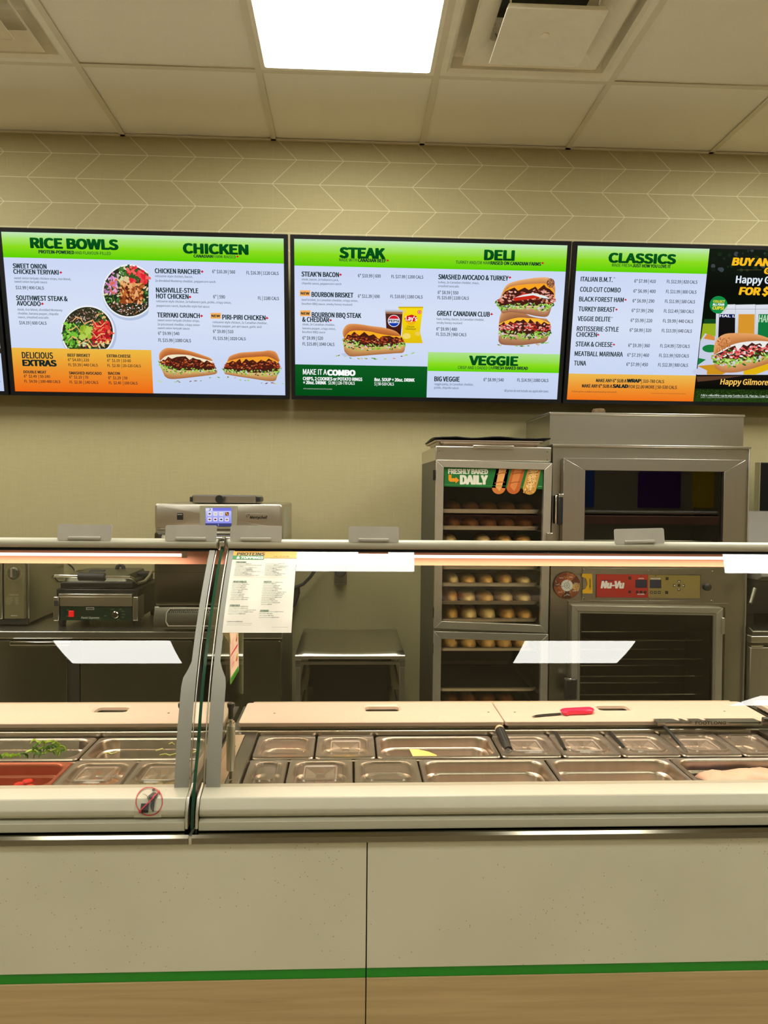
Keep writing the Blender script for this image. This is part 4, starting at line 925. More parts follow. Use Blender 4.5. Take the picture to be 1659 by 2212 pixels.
d1 = frame_door([(942.5,993),(1193,999.8),(1183.5,1367),(937.5,1357)], [(958.8,1009),(1176,1014.8),(1167.5,1350.5),(954,1342)], YC-.02, .03, t, 'glass_cab')
d2 = frame_door([(937.5,1364),(1184.5,1370),(1180,1690),(932,1690)], [(953.5,1380),(1169,1385),(1165,1670),(949,1670)], YC-.02, .03, t, 'glass_cab')
m_, e = rbox(1182.5,1151,1194.5,1172,YC-.05,.03); m_.build('latch', 'steel', d1, bevel=.003)
for py in (1015,1312,1390):
    a = R(937,py,941.5 if py < 1100 else 936.5,py+22,YC-.005); MB().box(a[0]-.004,a[0]+.006,YC-.008,YC+.03,a[2],a[3]).build('hinge', 'darkmetal', t, bevel=.001)
MB().box(XL,XR,YC+.005,YC+.03,at(1060,1369,YC).z-.012,at(1060,1357,YC).z).build('mid_rail', 'steel_dark', t)
# green banner inside the glass
p = Print(to_plane(YC-.009,930,930,5.027)); GB = srgb(22,112,48)
p.poly([(147,396),(1222,426),(1218,638),(147,606)], srgb(20,118,44), srgb(16,100,40)); p.poly([(147,583),(1218,612),(1218,616),(147,587)], srgb(60,150,80)); p.rect(1170,604,1212,607,srgb(200,220,200))
WB_ = srgb(225,225,205)
p.text('FRESHLY BAKED',195,468,620,50,WB_,bold=.11); p.text('DAILY',328,580,612,92,WB_,bold=.13)
p.poly([(195,480),(228,480),(228,518),(272,518),(272,503),(312,540),(272,575),(272,556),(215,556),(195,540)], srgb(232,150,20))
p.build('banner', 'print', t, facing(YC-.009))
p = Print(to_plane(YC-.0095,930,930,5.027))
for (tx, bx, cols) in ((785,740,(srgb(205,120,50),srgb(232,165,95),srgb(165,85,30))),(955,900,(srgb(190,95,35),srgb(215,130,65),srgb(145,65,20))),(1130,1075,(srgb(205,150,65),srgb(238,200,130),srgb(160,100,35)))):
    r_ = 70; T = [(tx-r_,415),(tx+r_,420)]; Bt = [(bx+r_*math.cos(a*math.pi/10)*1.05,(622 if bx < 1000 else 628)+r_*.98*math.sin(a*math.pi/10)) for a in range(0,11)]
    p.poly([T[0],T[1]]+Bt, cols[0]); p.poly([(T[0][0]+30,416),(T[1][0]-30,418),(bx+r_-35,610),(bx+10,660),(bx-r_+35,610)], cols[1])
    for s_ in (0,1):
        yy = 470+s_*98; xx = tx-(tx-bx)*(yy-415)/210; p.poly([(xx-r_*.8,yy),(xx,yy-12),(xx+r_*.8,yy-14),(xx+r_*.8,yy-6),(xx,yy-4),(xx-r_*.8,yy+9)], cols[2])
    if tx > 1100:
        rr = random.Random(2)
        for _ in range(110):
            yy = rr.uniform(425,680); xx = tx-(tx-bx)*(yy-415)/210+rr.uniform(-55,55); p.blob(xx,yy,9,5,rr.random()*3,rr.choice([srgb(245,215,150),srgb(170,105,40),srgb(225,175,95)]),rr,6)
p.build('banner_picture', 'print', t, facing(YC-.009))
# trays and loaves in the cabinet
def tray_at(zt_, label, y0=YC+.07, y1=4.06, l=None, r=None):
    l = XL+.035 if l is None else l; r = XR-.035 if r is None else r
    tr = thing('baking_tray', label, 'tray', ((l+r)/2,(y0+y1)/2,zt_), 'trays in the bread cabinet')
    m = MB().loops([rrect(l+.012,r-.012,y0+.012,y1-.012,.012,3,zt_-.018), rrect(l,r,y0,y1,.016,3,zt_), rrect(l-.004,r+.004,y0-.004,y1+.004,.018,3,zt_), rrect(l-.004,r+.004,y0-.004,y1+.004,.018,3,zt_-.005),
        rrect(l+.004,r-.004,y0+.004,y1-.004,.014,3,zt_-.019)], True, False, True)
    m.v += []; m.build('pan', 'pan', tr, smooth=False)
    MB().box(l+.014,r-.014,y0+.014,y1-.014,zt_-.0175,zt_-.015).build('liner', 'rubber', tr)
    for sx in (XL+ww, XR-ww): MB().box(min(sx,sx+(.02 if sx < (XL+XR)/2 else -.02)),max(sx,sx+(.02 if sx < (XL+XR)/2 else -.02)),YC+.05,4.1,zt_-.024,zt_-.021).build('runner', 'alu', t)
    return tr
loaf_src = {}
def loaf(px, zt_, w, hgt, m_, label, group, y0=YC+.085, L=.24, lean=0):
    key = m_
    if key not in loaf_src:
        mb = MB(); Ls = []; n = 14
        for i in range(13):
            u = i/12; y = u; s = (1-abs(2*u-1)**2.6)**.5 if 0 < u < 1 else .02
            s = max(s,.03); Ls.append([(.5*s*math.copysign(abs(math.cos(a))**.8,math.cos(a)), y, (.16+.84*s*math.sin(a)**.8) if math.sin(a) > 0 else .16*(1+math.sin(a)*s)) for a in [2*math.pi*k/n for k in range(n)]])
        mb.loops(Ls, True, True, True); o = mb.build('bread_loaf', m_, None, smooth=True); loaf_src[key] = o
    else: o = loaf_src[key].copy(); COL.objects.link(o)
    c = at(px,1280,y0+.04)
    o.location = (c.x, y0-.008, zt_-.014); o.scale = (w*1.08, L, hgt*1.06); o.rotation_euler = (0,0,lean)
    tag(o, label, 'bread', group); return o
ordn = ['leftmost','second from left','middle','second from right','rightmost']
rows_ = [(1258,'upper lit tray',(977,1012,1052.5,1092,1132.5),(30,31,28,29,31),(19,16,17,20,14),('loaf_pale','loaf','loaf','loaf','loaf_pale')),
         (1297,'middle lit tray',(975,1011,1052,1092.5,1133),(31,34,33,34,33),(24,20,18,19,17),('loaf','loaf_pale','loaf','loaf_pale','loaf_pale')),
         (1334,'lower lit tray',(975.5,1014.5,1056,1098,1136),(32,34,34,33,33),(24,24,24,23,18),('loaf','loaf_pale','loaf_pale','loaf','loaf'))]
YTf = YC+.075
for ty, nm, xs_, ws, hs, ms in rows_:
    zt_ = at(1060,ty,YTf).z; tray_at(zt_, 'shallow baking tray, %s' % nm)
    for i in range(5): loaf(xs_[i], zt_, ws[i]/1657*3.55, (hs[i]+3)/1657*3.55, ms[i], '%s golden loaf on the %s in the cabinet' % (ordn[i], nm), 'loaves in the bread cabinet', lean=random.Random(i).uniform(-.03,.03))
zt_ = at(1060,1221,YTf).z; tray_at(zt_, 'shallow baking tray just below the sneeze guard rail')
for i, (px, m_) in enumerate(((968,'loaf_pale'),(1042,'loaf_pale'),(1088,'loaf'),(1130,'loaf'))):
    zt2 = at(1060,1176,YTf).z
    if i == 0: tray_at(zt2, 'shallow baking tray mostly hidden behind the sneeze guard rail')
    loaf(px, zt2, 34/1657*3.55, 24/1657*3.55, m_, '%s loaf peeping over the sneeze guard rail' % ['leftmost','second from left','third from left','rightmost'][i], 'loaves above the rail', lean=-.06)
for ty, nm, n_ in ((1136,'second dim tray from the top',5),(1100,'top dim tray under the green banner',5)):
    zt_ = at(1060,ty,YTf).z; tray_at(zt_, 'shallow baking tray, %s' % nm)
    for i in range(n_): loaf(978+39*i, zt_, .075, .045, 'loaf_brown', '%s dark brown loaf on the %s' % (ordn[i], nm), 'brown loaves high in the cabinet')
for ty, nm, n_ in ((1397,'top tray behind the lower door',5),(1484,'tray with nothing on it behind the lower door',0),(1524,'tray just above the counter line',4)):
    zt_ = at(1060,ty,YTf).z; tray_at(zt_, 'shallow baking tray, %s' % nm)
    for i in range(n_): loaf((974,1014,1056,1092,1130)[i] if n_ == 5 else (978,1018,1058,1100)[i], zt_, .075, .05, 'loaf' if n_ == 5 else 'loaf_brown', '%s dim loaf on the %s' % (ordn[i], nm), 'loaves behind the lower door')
for l in (XL+.04, XR-.04):
    for y in (YC+.1, 4.05): lathe([(.025,0),(.025,.06),(.02,.1)], c=(l,y,0)).build('caster', 'rubber', t)
# tray with a black sheet on top of the cabinet
a = R(943,950,1168,963,YC+.04)
t = thing('sheet_pan', 'aluminium sheet pan on top of the bread cabinet', 'tray', ((a[0]+a[1])/2,YC+.3,ztop))
l, r = XL-.0, at(1170,955,YC+.1).x; y0, y1 = YC+.03, YC+.48; zz = ztop
MB().loops([rrect(l+.03,r-.03,y0+.03,y1-.03,.02,3,zz+.002), rrect(l+.015,r-.015,y0+.012,y1-.012,.02,3,zz+.022), rrect(l,r,y0,y1,.02,3,zz+.024), rrect(l,r,y0,y1,.02,3,zz+.030), rrect(l+.02,r-.02,y0+.016,y1-.016,.02,3,zz+.028), rrect(l+.034,r-.034,y0+.034,y1-.034,.02,3,zz+.006)], True, True, True).build('pan', 'pan', t)
bs = MB(); n = 16; L1 = []
for j in range(8):
    y = y0+.01+(y1-y0-.02)*j/7; L1.append([(l-.004+(r-l+.03)*i/n, y, zz+.042+.004*math.sin(i*.9+j*.7)+(.004 if 2 < i < 14 else 0)) for i in range(n+1)])
bs.loops(L1, False); o = bs.build('silicone_sheet', 'bezel', None, smooth=True); s_ = o.modifiers.new('s','SOLIDIFY'); s_.thickness = .006
tag(o, 'wavy black baking sheet lying on the pan over the bread cabinet', 'sheet')
# ---- proofer oven
YO = 3.50
XL, XR = at(1191,1200,YO).x, at(1612,1200,YO).x; zt = at(1405,963,YO).z
t = thing('proofer_oven', 'large stainless oven and proofer with two glass doors and red panel', 'oven', ((XL+XR)/2,3.85,0))
bm_ = MB()
rw = R(1254,1326,1541,1700,YO); uw = R(1264,1018,1564,1180,YO)
zr0 = .22
# body as a set of walls so that the two compartments are hollow
Yb = 4.15
bm_.box(XL,XR,YO+.34,Yb,.10,zt).box(XL,XL+.05,YO+.005,Yb,.10,zt).box(XR-.05,XR,YO+.005,Yb,.10,zt)
bm_.box(XL+.05,XR-.05,YO+.005,YO+.34,uw[3],zt).box(XL+.05,XR-.05,YO+.005,YO+.34,rw[3],uw[2]).box(XL+.05,XR-.05,YO+.005,YO+.34,.10,zr0)
bm_.box(XL+.05,uw[0],YO+.005,YO+.34,uw[2],uw[3]).box(uw[1],XR-.05,YO+.005,YO+.34,uw[2],uw[3]).box(XL+.05,rw[0],YO+.005,YO+.34,zr0,rw[3]).box(rw[1],XR-.05,YO+.005,YO+.34,zr0,rw[3])
bm_.build('body', 'steel', t)
MB().box(XL-.006,XR+.006,YO-.012,YO+.03,zt-.008,zt+.002).build('top_trim', 'steel_h', t, bevel=.002)
for x_ in (XR-.001,): MB().box(x_,x_+.006,YO-.004,YO+.02,.1,zt-.01).build('edge_trim', 'alu', t, bevel=.001)
MB().box(uw[0]+.004,uw[1]-.004,YO+.30,YO+.335,uw[2],uw[3]).build('oven_lining', 'cavity', t); MB().box(rw[0]+.002,rw[1]-.002,YO+.30,YO+.335,zr0,rw[3]).build('proofer_lining', 'cavity', t)
MB().box(uw[0]+.002,uw[0]+.006,YO+.03,YO+.3,uw[2],uw[3]).box(uw[1]-.006,uw[1]-.002,YO+.03,YO+.3,uw[2],uw[3]).box(rw[0]+.002,rw[0]+.006,YO+.03,YO+.3,zr0,rw[3]).box(rw[1]-.006,rw[1]-.002,YO+.03,YO+.3,zr0,rw[3]).build('side_lining', 'cavity_b', t)
for k_ in range(1):
    z = uw[2]+.02; MB().tube([(uw[0]+.02,YO+.08,z),(uw[1]-.02,YO+.08,z)], .003, 6).build('oven_rack', 'steel', t)
for py in (1383,1423.5,1460.5,1500,1540,1580):
    z = at(1390,py,YO+.06).z; m = MB(); l, r = rw[0]+.01, rw[1]-.01
    m.tube([(l,YO+.06,z),(r,YO+.06,z)], .0035, 6); m.tube([(l,YO+.28,z),(r,YO+.28,z)], .003, 6)
    for q in range(3): x = l+.05+(r-l-.1)*q/2; m.tube([(x,YO+.06,z-.003),(x,YO+.28,z-.003)], .002, 6)
    o = m.build('wire_rack', 'chrome', t)
# upper door: broad steel frame round tinted glass
q_o = [(1218,989),(1611,993.5),(1606,1206),(1213.5,1204)]; q_i = [(1264.5,1015.5),(1564.5,1019),(1561,1180),(1262,1179)]
ud = frame_door(q_o, q_i, YO-.045, .045, t, 'glass_door', 'steel_v', .02, 'oven_door')
a = R(1543,1030,1564,1170,YO-.02); MB().box(a[0]+.02,a[0]+.026,YO-.02,YO-.01,a[2],a[3]+.03).box(a[0]+.034,a[0]+.036,YO-.02,YO-.01,a[2],a[3]+.03).build('inner_seal', 'black', ud)
a = R(1200,1068,1216,1134,YO-.08)
hm = MB().box(a[0]+.012,a[1],YO-.085,YO-.05,a[2],a[3]).build('door_handle', 'black', ud, bevel=.006)
MB().box(a[0],a[0]+.010,YO-.075,YO-.04,a[2]+.004,a[3]-.004).build('chrome_strip', 'chrome', hm, bevel=.003)
MB().box(a[0]+.012,a[1]+.001,YO-.088,YO-.05,a[3]-.012,a[3]+.003).build('chrome_cap', 'chrome', hm, bevel=.003)
# control plate
a = R(1258.5,1227.5,1542.5,1298,YO-.006); MB().box(a[0],a[1],YO-.006,YO+.006,a[2],a[3]).build('control_plate', 'steel', t, bevel=.002)
for px, py in ((1261,1229.5),(1400.5,1232.5),(1539,1234),(1261,1293),(1400,1296),(1538,1297.5)):
    k = at(px,py,YO-.006); lathe([(.005,0),(.004,-.003),(0,-.0035)], 'y', tuple(k), 8).build('screw', 'chrome', t)
a = R(1287.5,1241,1513.5,1291,YO-.009); MB().box(a[0],a[1],YO-.009,YO-.006,a[2],a[3]).build('fascia', 'black', t)
p = Print(to_plane(YO-.0095,1170,1200,3.53)); RD, OL = srgb(190,45,30), srgb(150,130,62)
p.poly([(420,142),(812,146),(811,322),(418,318)], RD, srgb(170,30,25)); p.poly([(813,146),(1210,152),(1207,326),(812,322)], OL, srgb(140,120,70))
p.text('Nu-Vu',455,248,620,52,srgb(240,235,225),bold=.12,slant=.15); p.poly([(458,187),(550,186),(548,190),(456,193)], srgb(30,30,80))
for (l_, t_, r_, b_, c) in ((715,185,803,247,srgb(38,38,62)),(824,186,912,249,srgb(40,42,66))): p.rect(l_,t_,r_,b_,srgb(12,10,12)); p.rect(l_+3,t_+3,r_-3,b_-3,c)
p.text('OVEN',737,180,778,9,WHITE,bold=.06); p.text('PROOFER',832,181,905,9,WHITE,bold=.06); p.text('RECIPES',730,299,782,8,WHITE,bold=.06); p.rect(758,152,764,158,srgb(40,20,10)); p.rect(866,152,873,159,srgb(20,20,10))
for (cx_, cy_, s_) in ((672,172,11),(956,176,11),(671,277,10),(728,279,10),(758,279,10),(787,280,10),(836,280,10),(866,281,10),(896,281,10),(953,281,11),(1047,228,10)): p.rect(cx_-s_,cy_-s_,cx_+s_,cy_+s_,srgb(14,12,12)); p.rect(cx_-s_+4,cy_-s_+4,cx_+s_-4,cy_+s_-4,srgb(70,30,28) if cx_ < 810 else srgb(60,52,34))
for (cx_, cy_, d) in ((1047,197,(0,-1)),(1013,228,(-1,0)),(1081,229,(1,0)),(1046,259,(0,1))):
    p.rect(cx_-10,cy_-9,cx_+10,cy_+9,srgb(20,18,14)); dx, dy = d; p.poly([(cx_+dx*8,cy_+dy*7),(cx_-dx*6+dy*7,cy_-dy*6+dx*7),(cx_-dx*6-dy*7,cy_-dy*6-dx*7)], srgb(240,238,225))
for (x_, y_) in ((836,280),(866,281),(896,281)): p.rect(x_-3,y_-3,x_+3,y_+3,srgb(220,215,190))
p.build('fascia_print', 'print', t, facing(YO-.0095))
k = at(1525.5,1267.5,YO-.006); lathe([(.018,0),(.017,-.02),(.012,-.024),(0,-.024)], 'y', tuple(k)).build('dial', 'black', t, smooth=True)
# lower door
ld = frame_door([(1236,1308),(1562,1313.5),(1556,1700),(1232,1700)], [(1249,1320),(1548,1325),(1543,1690),(1246,1690)], YO-.035, .035, t, 'glass_door', 'alu_frame', .018, 'proofer_door')
ld2 = [at(x,y,YO-.03) for x,y in ((1250,1321),(1547,1326),(1542,1689),(1247,1689))]; li2 = [at(x,y,YO-.03) for x,y in ((1254,1325),(1542,1330),(1537,1685),(1251,1685))]
MB().loops([[(q.x,YO-.026,q.z) for q in ld2],[(q.x,YO-.026,q.z) for q in li2],[(q.x,YO-.016,q.z) for q in li2]]).build('inner_bead', 'alu', ld)
rc_ = [at(x,y,YO) for x,y in ((1227,1298.5),(1573.5,1304),(1568,1720),(1222,1720))]; ri_ = [at(x,y,YO) for x,y in ((1235,1306),(1565,1311.5),(1559,1712),(1230,1712))]
MB().loops([[(q.x,YO+.006,q.z) for q in rc_],[(q.x,YO-.008,q.z) for q in rc_],[(q.x,YO-.008,q.z) for q in ri_],[(q.x,YO+.006,q.z) for q in ri_]]).build('door_surround', 'steel', t)
for (px, py) in ((1560.5,1335),): a = R(px,py,px+6,py+35,YO-.045); MB().box(a[0],a[1],YO-.045,YO-.03,a[2],a[3]).build('hinge', 'alu', ld, bevel=.002)
a = R(1220,1466,1247,1512,YO-.07); h_ = MB().box(a[0],a[1],YO-.075,YO-.045,a[2],a[3]).build('door_handle', 'black', ld, bevel=.007); MB().box(a[0]+.012,a[0]+.028,YO-.08,YO-.07,a[3]-.008,a[3]+.002).build('chrome_cap', 'chrome', h_, bevel=.002)
for l in (XL+.06, XR-.06):
    for y in (YO+.1, 4.05): lathe([(.03,0),(.03,.07),(.02,.1)], c=(l,y,0)).build('caster', 'rubber', t)
# chart disc and yellow card holder fixed to the oven
k = at(1224.5,1264.7,YO-.004); o = lathe([(.0632,0),(.0632,-.003),(0,-.003)], 'y', tuple(k), 40)
tt = thing('bread_chart', 'round brown bread chart magnet on the oven left of the red panel', 'magnet', tuple(k)); o.build('disc', 'print' if False else mat('brown_card', srgb(120,62,30), .5), tt)
p = Print(to_plane(YO-.0075)); secs = [(0,44,(190,105,55)),(44,78,(110,50,30)),(78,118,(215,170,95)),(118,160,(150,80,40)),(160,205,(80,40,25)),(205,262,(175,90,40)),(262,296,(120,52,28)),(296,360,(150,62,35))]
for a0, a1, c in secs:
    for (r0, r1, f_) in ((12.5,28,1.0),(20,28,.9)): p.poly([(1224.5+r*math.sin(math.radians(a)), 1264.7-r*math.cos(math.radians(a))) for r, a in [(r0,a0)]+[(r1,a0+(a1-a0)*q/5) for q in range(6)]+[(r0,a1)]], srgb(*[int(v*f_) for v in c]))
rr = random.Random(6)
for q in range(60): a = rr.uniform(0,6.28); r = rr.uniform(14,27); p.blob(1224.5+r*math.cos(a),1264.7+r*math.sin(a),1.6,.9,rr.random()*3,rr.choice([srgb(225,185,120),srgb(90,45,25),srgb(205,140,80)]),rr,5)
p.disc(1224.5,1264.7,12.5,srgb(225,222,210),None,28); p.disc(1224.5,1264.7,6.2,srgb(120,120,110),None,20); p.disc(1224.5,1264.7,5.2,srgb(225,222,210),None,20); p.disc(1224.5,1264.7,2.4,srgb(90,90,85),None,12); p.disc(1224.5,1264.7,1.4,srgb(230,228,220),None,10)
for a in (20,140,260): p.poly([(1224.5+r*math.sin(math.radians(a+d)),1264.7-r*math.cos(math.radians(a+d))) for r, d in ((5.5,-3),(12.3,-2),(12.3,2),(5.5,3))], srgb(70,70,65))
for q in range(7): a = math.radians(25+50*q); p.text(('ITALIAN','HERBS','WHEAT','CHEESE','FLAT','OAT','WHITE')[q],1224.5+20*math.sin(a)-4,1264.7-20*math.cos(a)+1,1224.5+20*math.sin(a)+4,1.8,WHITE,bold=.03)
p.build('chart_print', 'print', tt, facing(YO-.0075))
yh = MB(); pts = [(310,140),(385,141),(388,290),(312,288),(312,268),(335,258),(349,228),(348,200),(335,172),(308,162)]
V_ = [at(1170+x/3.53,1200+y/3.53,YO-.012) for x, y in pts]
yh.loops([[(q.x,YO-.012,q.z) for q in V_],[(q.x,YO-.006,q.z) for q in V_]], True, True, True); tt = thing('card_holder', 'small yellow plastic holder beside the round bread chart', 'holder', tuple(V_[0])); yh.build('plate', mat('yellow_plastic', srgb(228,175,20), .4), tt)
p = Print(to_plane(YO-.0125,1170,1200,3.53)); p.poly([(361,170),(377,170),(377,262),(361,262)], srgb(205,150,20)); p.poly([(366,180),(372,180),(372,232),(366,232)], srgb(30,90,40)); p.poly([(362,232),(369,250),(376,232)], srgb(30,90,40)); p.build('holder_print', 'print', tt, facing(YO-.0125))
# hood box on top
XH0 = at(1137,911,4.2).x; YH = 3.70; h1, h0 = at(1397,893,YH).z, at(1397,966,YH).z; XH1 = at(1606,930,YH).x
t = thing('oven_hood', 'plain stainless hood box standing on top of the proofer oven', 'hood', ((XH0+XH1)/2,3.95,zt))
MB().box(XH0,XH1,YH,4.2,zt+.002,h1-.012).build('box', 'steel', t); MB().box(XH0-.003,XH1+.004,YH-.006,4.203,h1-.012,h1).build('top_trim', 'steel_h', t, bevel=.002)
k = at(1293,890,YH+.15); o = lathe([(.026,0),(.034,.008),(.033,.026),(.027,.034),(0,.034)], c=(k.x,YH+.15,h1), k=16).build('round_tin', mat('rusty_tin', srgb(98,76,48), .7, .3, .35, (90,90,90), bump=.5), None, smooth=True)
tag(o, 'small rusty round tin on top of the oven hood', 'tin')
# ---- right-hand worktop, drinks machine and black screen
YR = 3.45; xl = XR+.009; zr = at(1636,1374,YR).z
t = thing('side_counter', 'stainless counter cabinet at the right edge of the picture', 'counter', (xl+.5,3.8,0))
MB().box(xl,xl+1.4,YR,4.22,zr-.032,zr).build('worktop', 'steel_h', t, bevel=.004); MB().box(xl+.004,xl+1.39,YR+.05,4.2,.1,zr-.033).build('body', 'steel_dark', t)
MB().box(xl+.002,xl+.55,YR+.012,YR+.05,.14,zr-.055).build('door', 'steel_v', t, bevel=.004); MB().box(xl+.002,xl+.06,YR+.006,YR+.02,zr-.052,zr-.046).build('door_grip', 'chrome', t)
MB().box(xl+.57,xl+1.3,YR+.012,YR+.05,.14,zr-.055).build('door', 'steel_v', t, bevel=.004)
YD = 3.42
t = thing('drinks_machine', 'dark countertop machine with a sloping steel hood, right edge', 'machine', (at(1640,1300,YD).x+.1,3.7,zr))
x0 = XR+.010; x1 = x0+.40
za, zb, zc_ = at(1640,1104,YD+.30).z, at(1640,1228,YD).z, at(1640,1256,YD-.02).z
MB().prism_x([(YD+.34,za),(YD+.30,za),(YD,zb),(YD-.02,zc_+.02),(YD+.02,zc_),(YD+.34,zc_)], x0+.012, x1).build('hood', mat('satin_hood', srgb(112,107,94), .42, 0, .02, spec=.3), t, bevel=.004)
MB().prism_x([(YD+.02,zc_-.002),(YD+.06,zc_-.06),(YD+.12,at(1640,1335,YD).z),(YD+.5,at(1640,1335,YD).z),(YD+.5,zc_-.002)], x0+.01, x1-.01).build('body', 'black', t, bevel=.004)
MB().prism_x([(YD+.03,zr+.002),(YD+.03,zr+.022),(YD+.06,zr+.034),(YD+.5,zr+.034),(YD+.5,zr+.002)], x0+.004, x1).build('base', 'steel_dark', t, bevel=.004)
MB().tube([P3(1630.5,1271,YD-.01),P3(1626,1286,YD-.02),P3(1621,1303,YD-.03)], [.010,.009,.008], 10).build('lever', 'steel_dark', t, smooth=True)
MB().box(x1-.16,x1,YD+.10,YD+.4,zc_-.11,zc_).build('side_box', 'bezel', t)
for q in (x0+.05,x1-.05):
    MB().box(q-.02,q+.02,YD+.15,YD+.45,zr+.03,at(1640,1335,YD).z+.002).build('pillar', 'black', t)
sl = Vector((0,.30,za-zb)).normalized(); nn = Vector((0,-sl.z,sl.y))
p = Print(lambda x, y: (x, y)); 
fm = Matrix(((1,sl.x,nn.x,x0),(0,sl.y,nn.y,YD),(0,sl.z,nn.z,zb),(0,0,0,1)))
def tt2(t_, xl_, y, xr_, h): p.text(t_, xl_, y, xr_, -h, srgb(215,210,190), bold=.05)
p.to = lambda x, y: (x, y); v, f, a_, b_ = text_mesh('DIS'); 
for s_, X_, Y_, w_ in (('DISPENSER',.075,-.004,.13),('ULTRA',.088,-.018,.07)):
    v, f, a_, b_ = text_mesh(s_); k_ = w_/(b_-a_); p._add([(X_+(q[0]-a_)*k_, Y_+q[1]*k_*1.1) for q in v], f, [srgb(215,210,190)]*len(v), True)
p.build('hood_lettering', 'print', t, fm)
a = at(1638.5,999,4.0); t = thing('black_monitor', 'tall black panel beside the oven at the right edge', 'monitor', (a.x+.2,4.05,zr))
MB().box(a.x,a.x+.5,3.98,4.03,at(1637,1150,3.98).z,at(1650,999,3.98).z).build('panel', 'bezel', t, bevel=.004)
MB().box(a.x+.1,a.x+.4,4.02,4.12,zr+.002,at(1637,1150,3.98).z+.05).build('stand', 'black', t)
MB().box(a.x-.003,a.x,3.978,4.03,at(1637,1150,3.98).z,at(1650,999,3.98).z).build('edge', 'alu', t)
# downward area glow added under the guard's lamp tubes to light the boards
LAMP_W = 4.2
# ================================================================== serving counter
XS = -.332                    # joint between the two counter units
XLo, XHi = -2.3, 2.4
# ---- cladding below
t = thing('counter_cladding', 'speckled stone counter front over a green strip and pale oak panels', 'counter front', (0,1.65,0))
XG = .044
for (a, b) in ((XLo,XG-.0012),(XG+.0012,XHi)):
    MB().box(a,b,1.625,1.645,.518,.798).build('stone_panel', 'quartz', t, bevel=.001)
    MB().box(a,b,1.628,1.645,.496,.517).build('green_strip', 'greenstrip', t)
    MB().box(a,b,1.625,1.645,.08,.4955).build('oak_panel', 'wood', t, bevel=.001)
MB().box(XLo,XHi,1.646,1.68,.02,.79).build('carcass', 'cavity', t)
MB().box(XLo,XHi,1.66,1.68,0,.079).build('kick_board', 'steel_dark', t)
# ---- steel tray edge
t = thing('tray_ledge', 'narrow folded stainless ledge running along the counter front', 'ledge', (0,1.64,.8))
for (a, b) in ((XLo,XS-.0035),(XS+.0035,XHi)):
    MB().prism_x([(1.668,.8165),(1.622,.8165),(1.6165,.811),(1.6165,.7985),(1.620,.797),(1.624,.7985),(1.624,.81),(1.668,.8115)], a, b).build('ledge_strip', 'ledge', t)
MB().box(XS-.003,XS+.003,1.6185,1.66,.798,.8145).build('joint_cover', 'alu', t)
for px in (326, 499):
    k = at(px,1796,1.645); lathe([(.0022,0),(.0018,.0015),(0,.0018)], c=(k.x,1.640,.8165), k=8).build('screw', 'chrome', t)
# ---- guard profile (y, z) of the curved glass, from the foot up
GP = [(1.690,.872),(1.696,.912),(1.706,.972),(1.7245,1.021),(1.745,1.060),(1.764,1.100),(1.791,1.140),(1.8185,1.182),(1.842,1.217),(1.861,1.237),(1.882,1.267),(1.908,1.297),(1.941,1.327),(1.985,1.357),(2.020,1.390)]
def smooth_prof(P, n):
    # least-squares style smoothing: quadratic through foot, middle and head
    import itertools
    Z = [p[1] for p in P]; A = [[1,z,z*z,z**3] for z in Z]; Y = [p[0] for p in P]; m = 4
    N = [[sum(A[k][i]*A[k][j] for k in range(len(P))) for j in range(m)]+[sum(A[k][i]*Y[k] for k in range(len(P)))] for i in range(m)]
    for i in range(m):
        pv = max(range(i,m), key=lambda r: abs(N[r][i])); N[i], N[pv] = N[pv], N[i]
        for r in range(m):
            if r != i:
                f = N[r][i]/N[i][i]; N[r] = [a-f*b for a, b in zip(N[r], N[i])]
    c = [N[i][m]/N[i][i] for i in range(m)]
    return [(sum(c[k]*z**k for k in range(m)), z) for z in [Z[0]+(Z[-1]-Z[0])*i/n for i in range(n+1)]], c
GS, GC = smooth_prof(GP, 32)
def gy(z): return sum(GC[k]*z**k for k in range(4))
GL = GS[:-1]+[(gy(1.388),1.388)]
def guard_sheet(name, m, x0, x1, parent, off=0.0, zr=None, widths=None, th=0):
    """sheet on the curved glass; off moves it towards the customer"""
    P = [(y,z) for y, z in GL if zr is None or zr[0]-1e-6 <= z <= zr[1]+1e-6]
    mb = MB(); L = []
    for i, (y, z) in enumerate(P):
        a, b = P[max(i-1,0)], P[min(i+1,len(P)-1)]; d = Vector((b[0]-a[0], b[1]-a[1])).normalized(); n = Vector((-d.y, d.x))
        yy, zz = y+n.x*off, z+n.y*off
        xa, xb = (x0, x1) if widths is None else widths(z); L.append([(xa,yy,zz),(xb,yy,zz)])
    mb.loops(L, False)
    o = mb.build(name, m, parent, smooth=True)
    if th: s = o.modifiers.new('t','SOLIDIFY'); s.thickness = th; s.offset = 0
    return o
def rail_prof(cy, cz, ry, rz, k=20): return [(cy+ry*math.cos(2*math.pi*i/k), cz+rz*math.sin(2*math.pi*i/k)) for i in range(k)]
TZ = at(900,1202,2.105).z
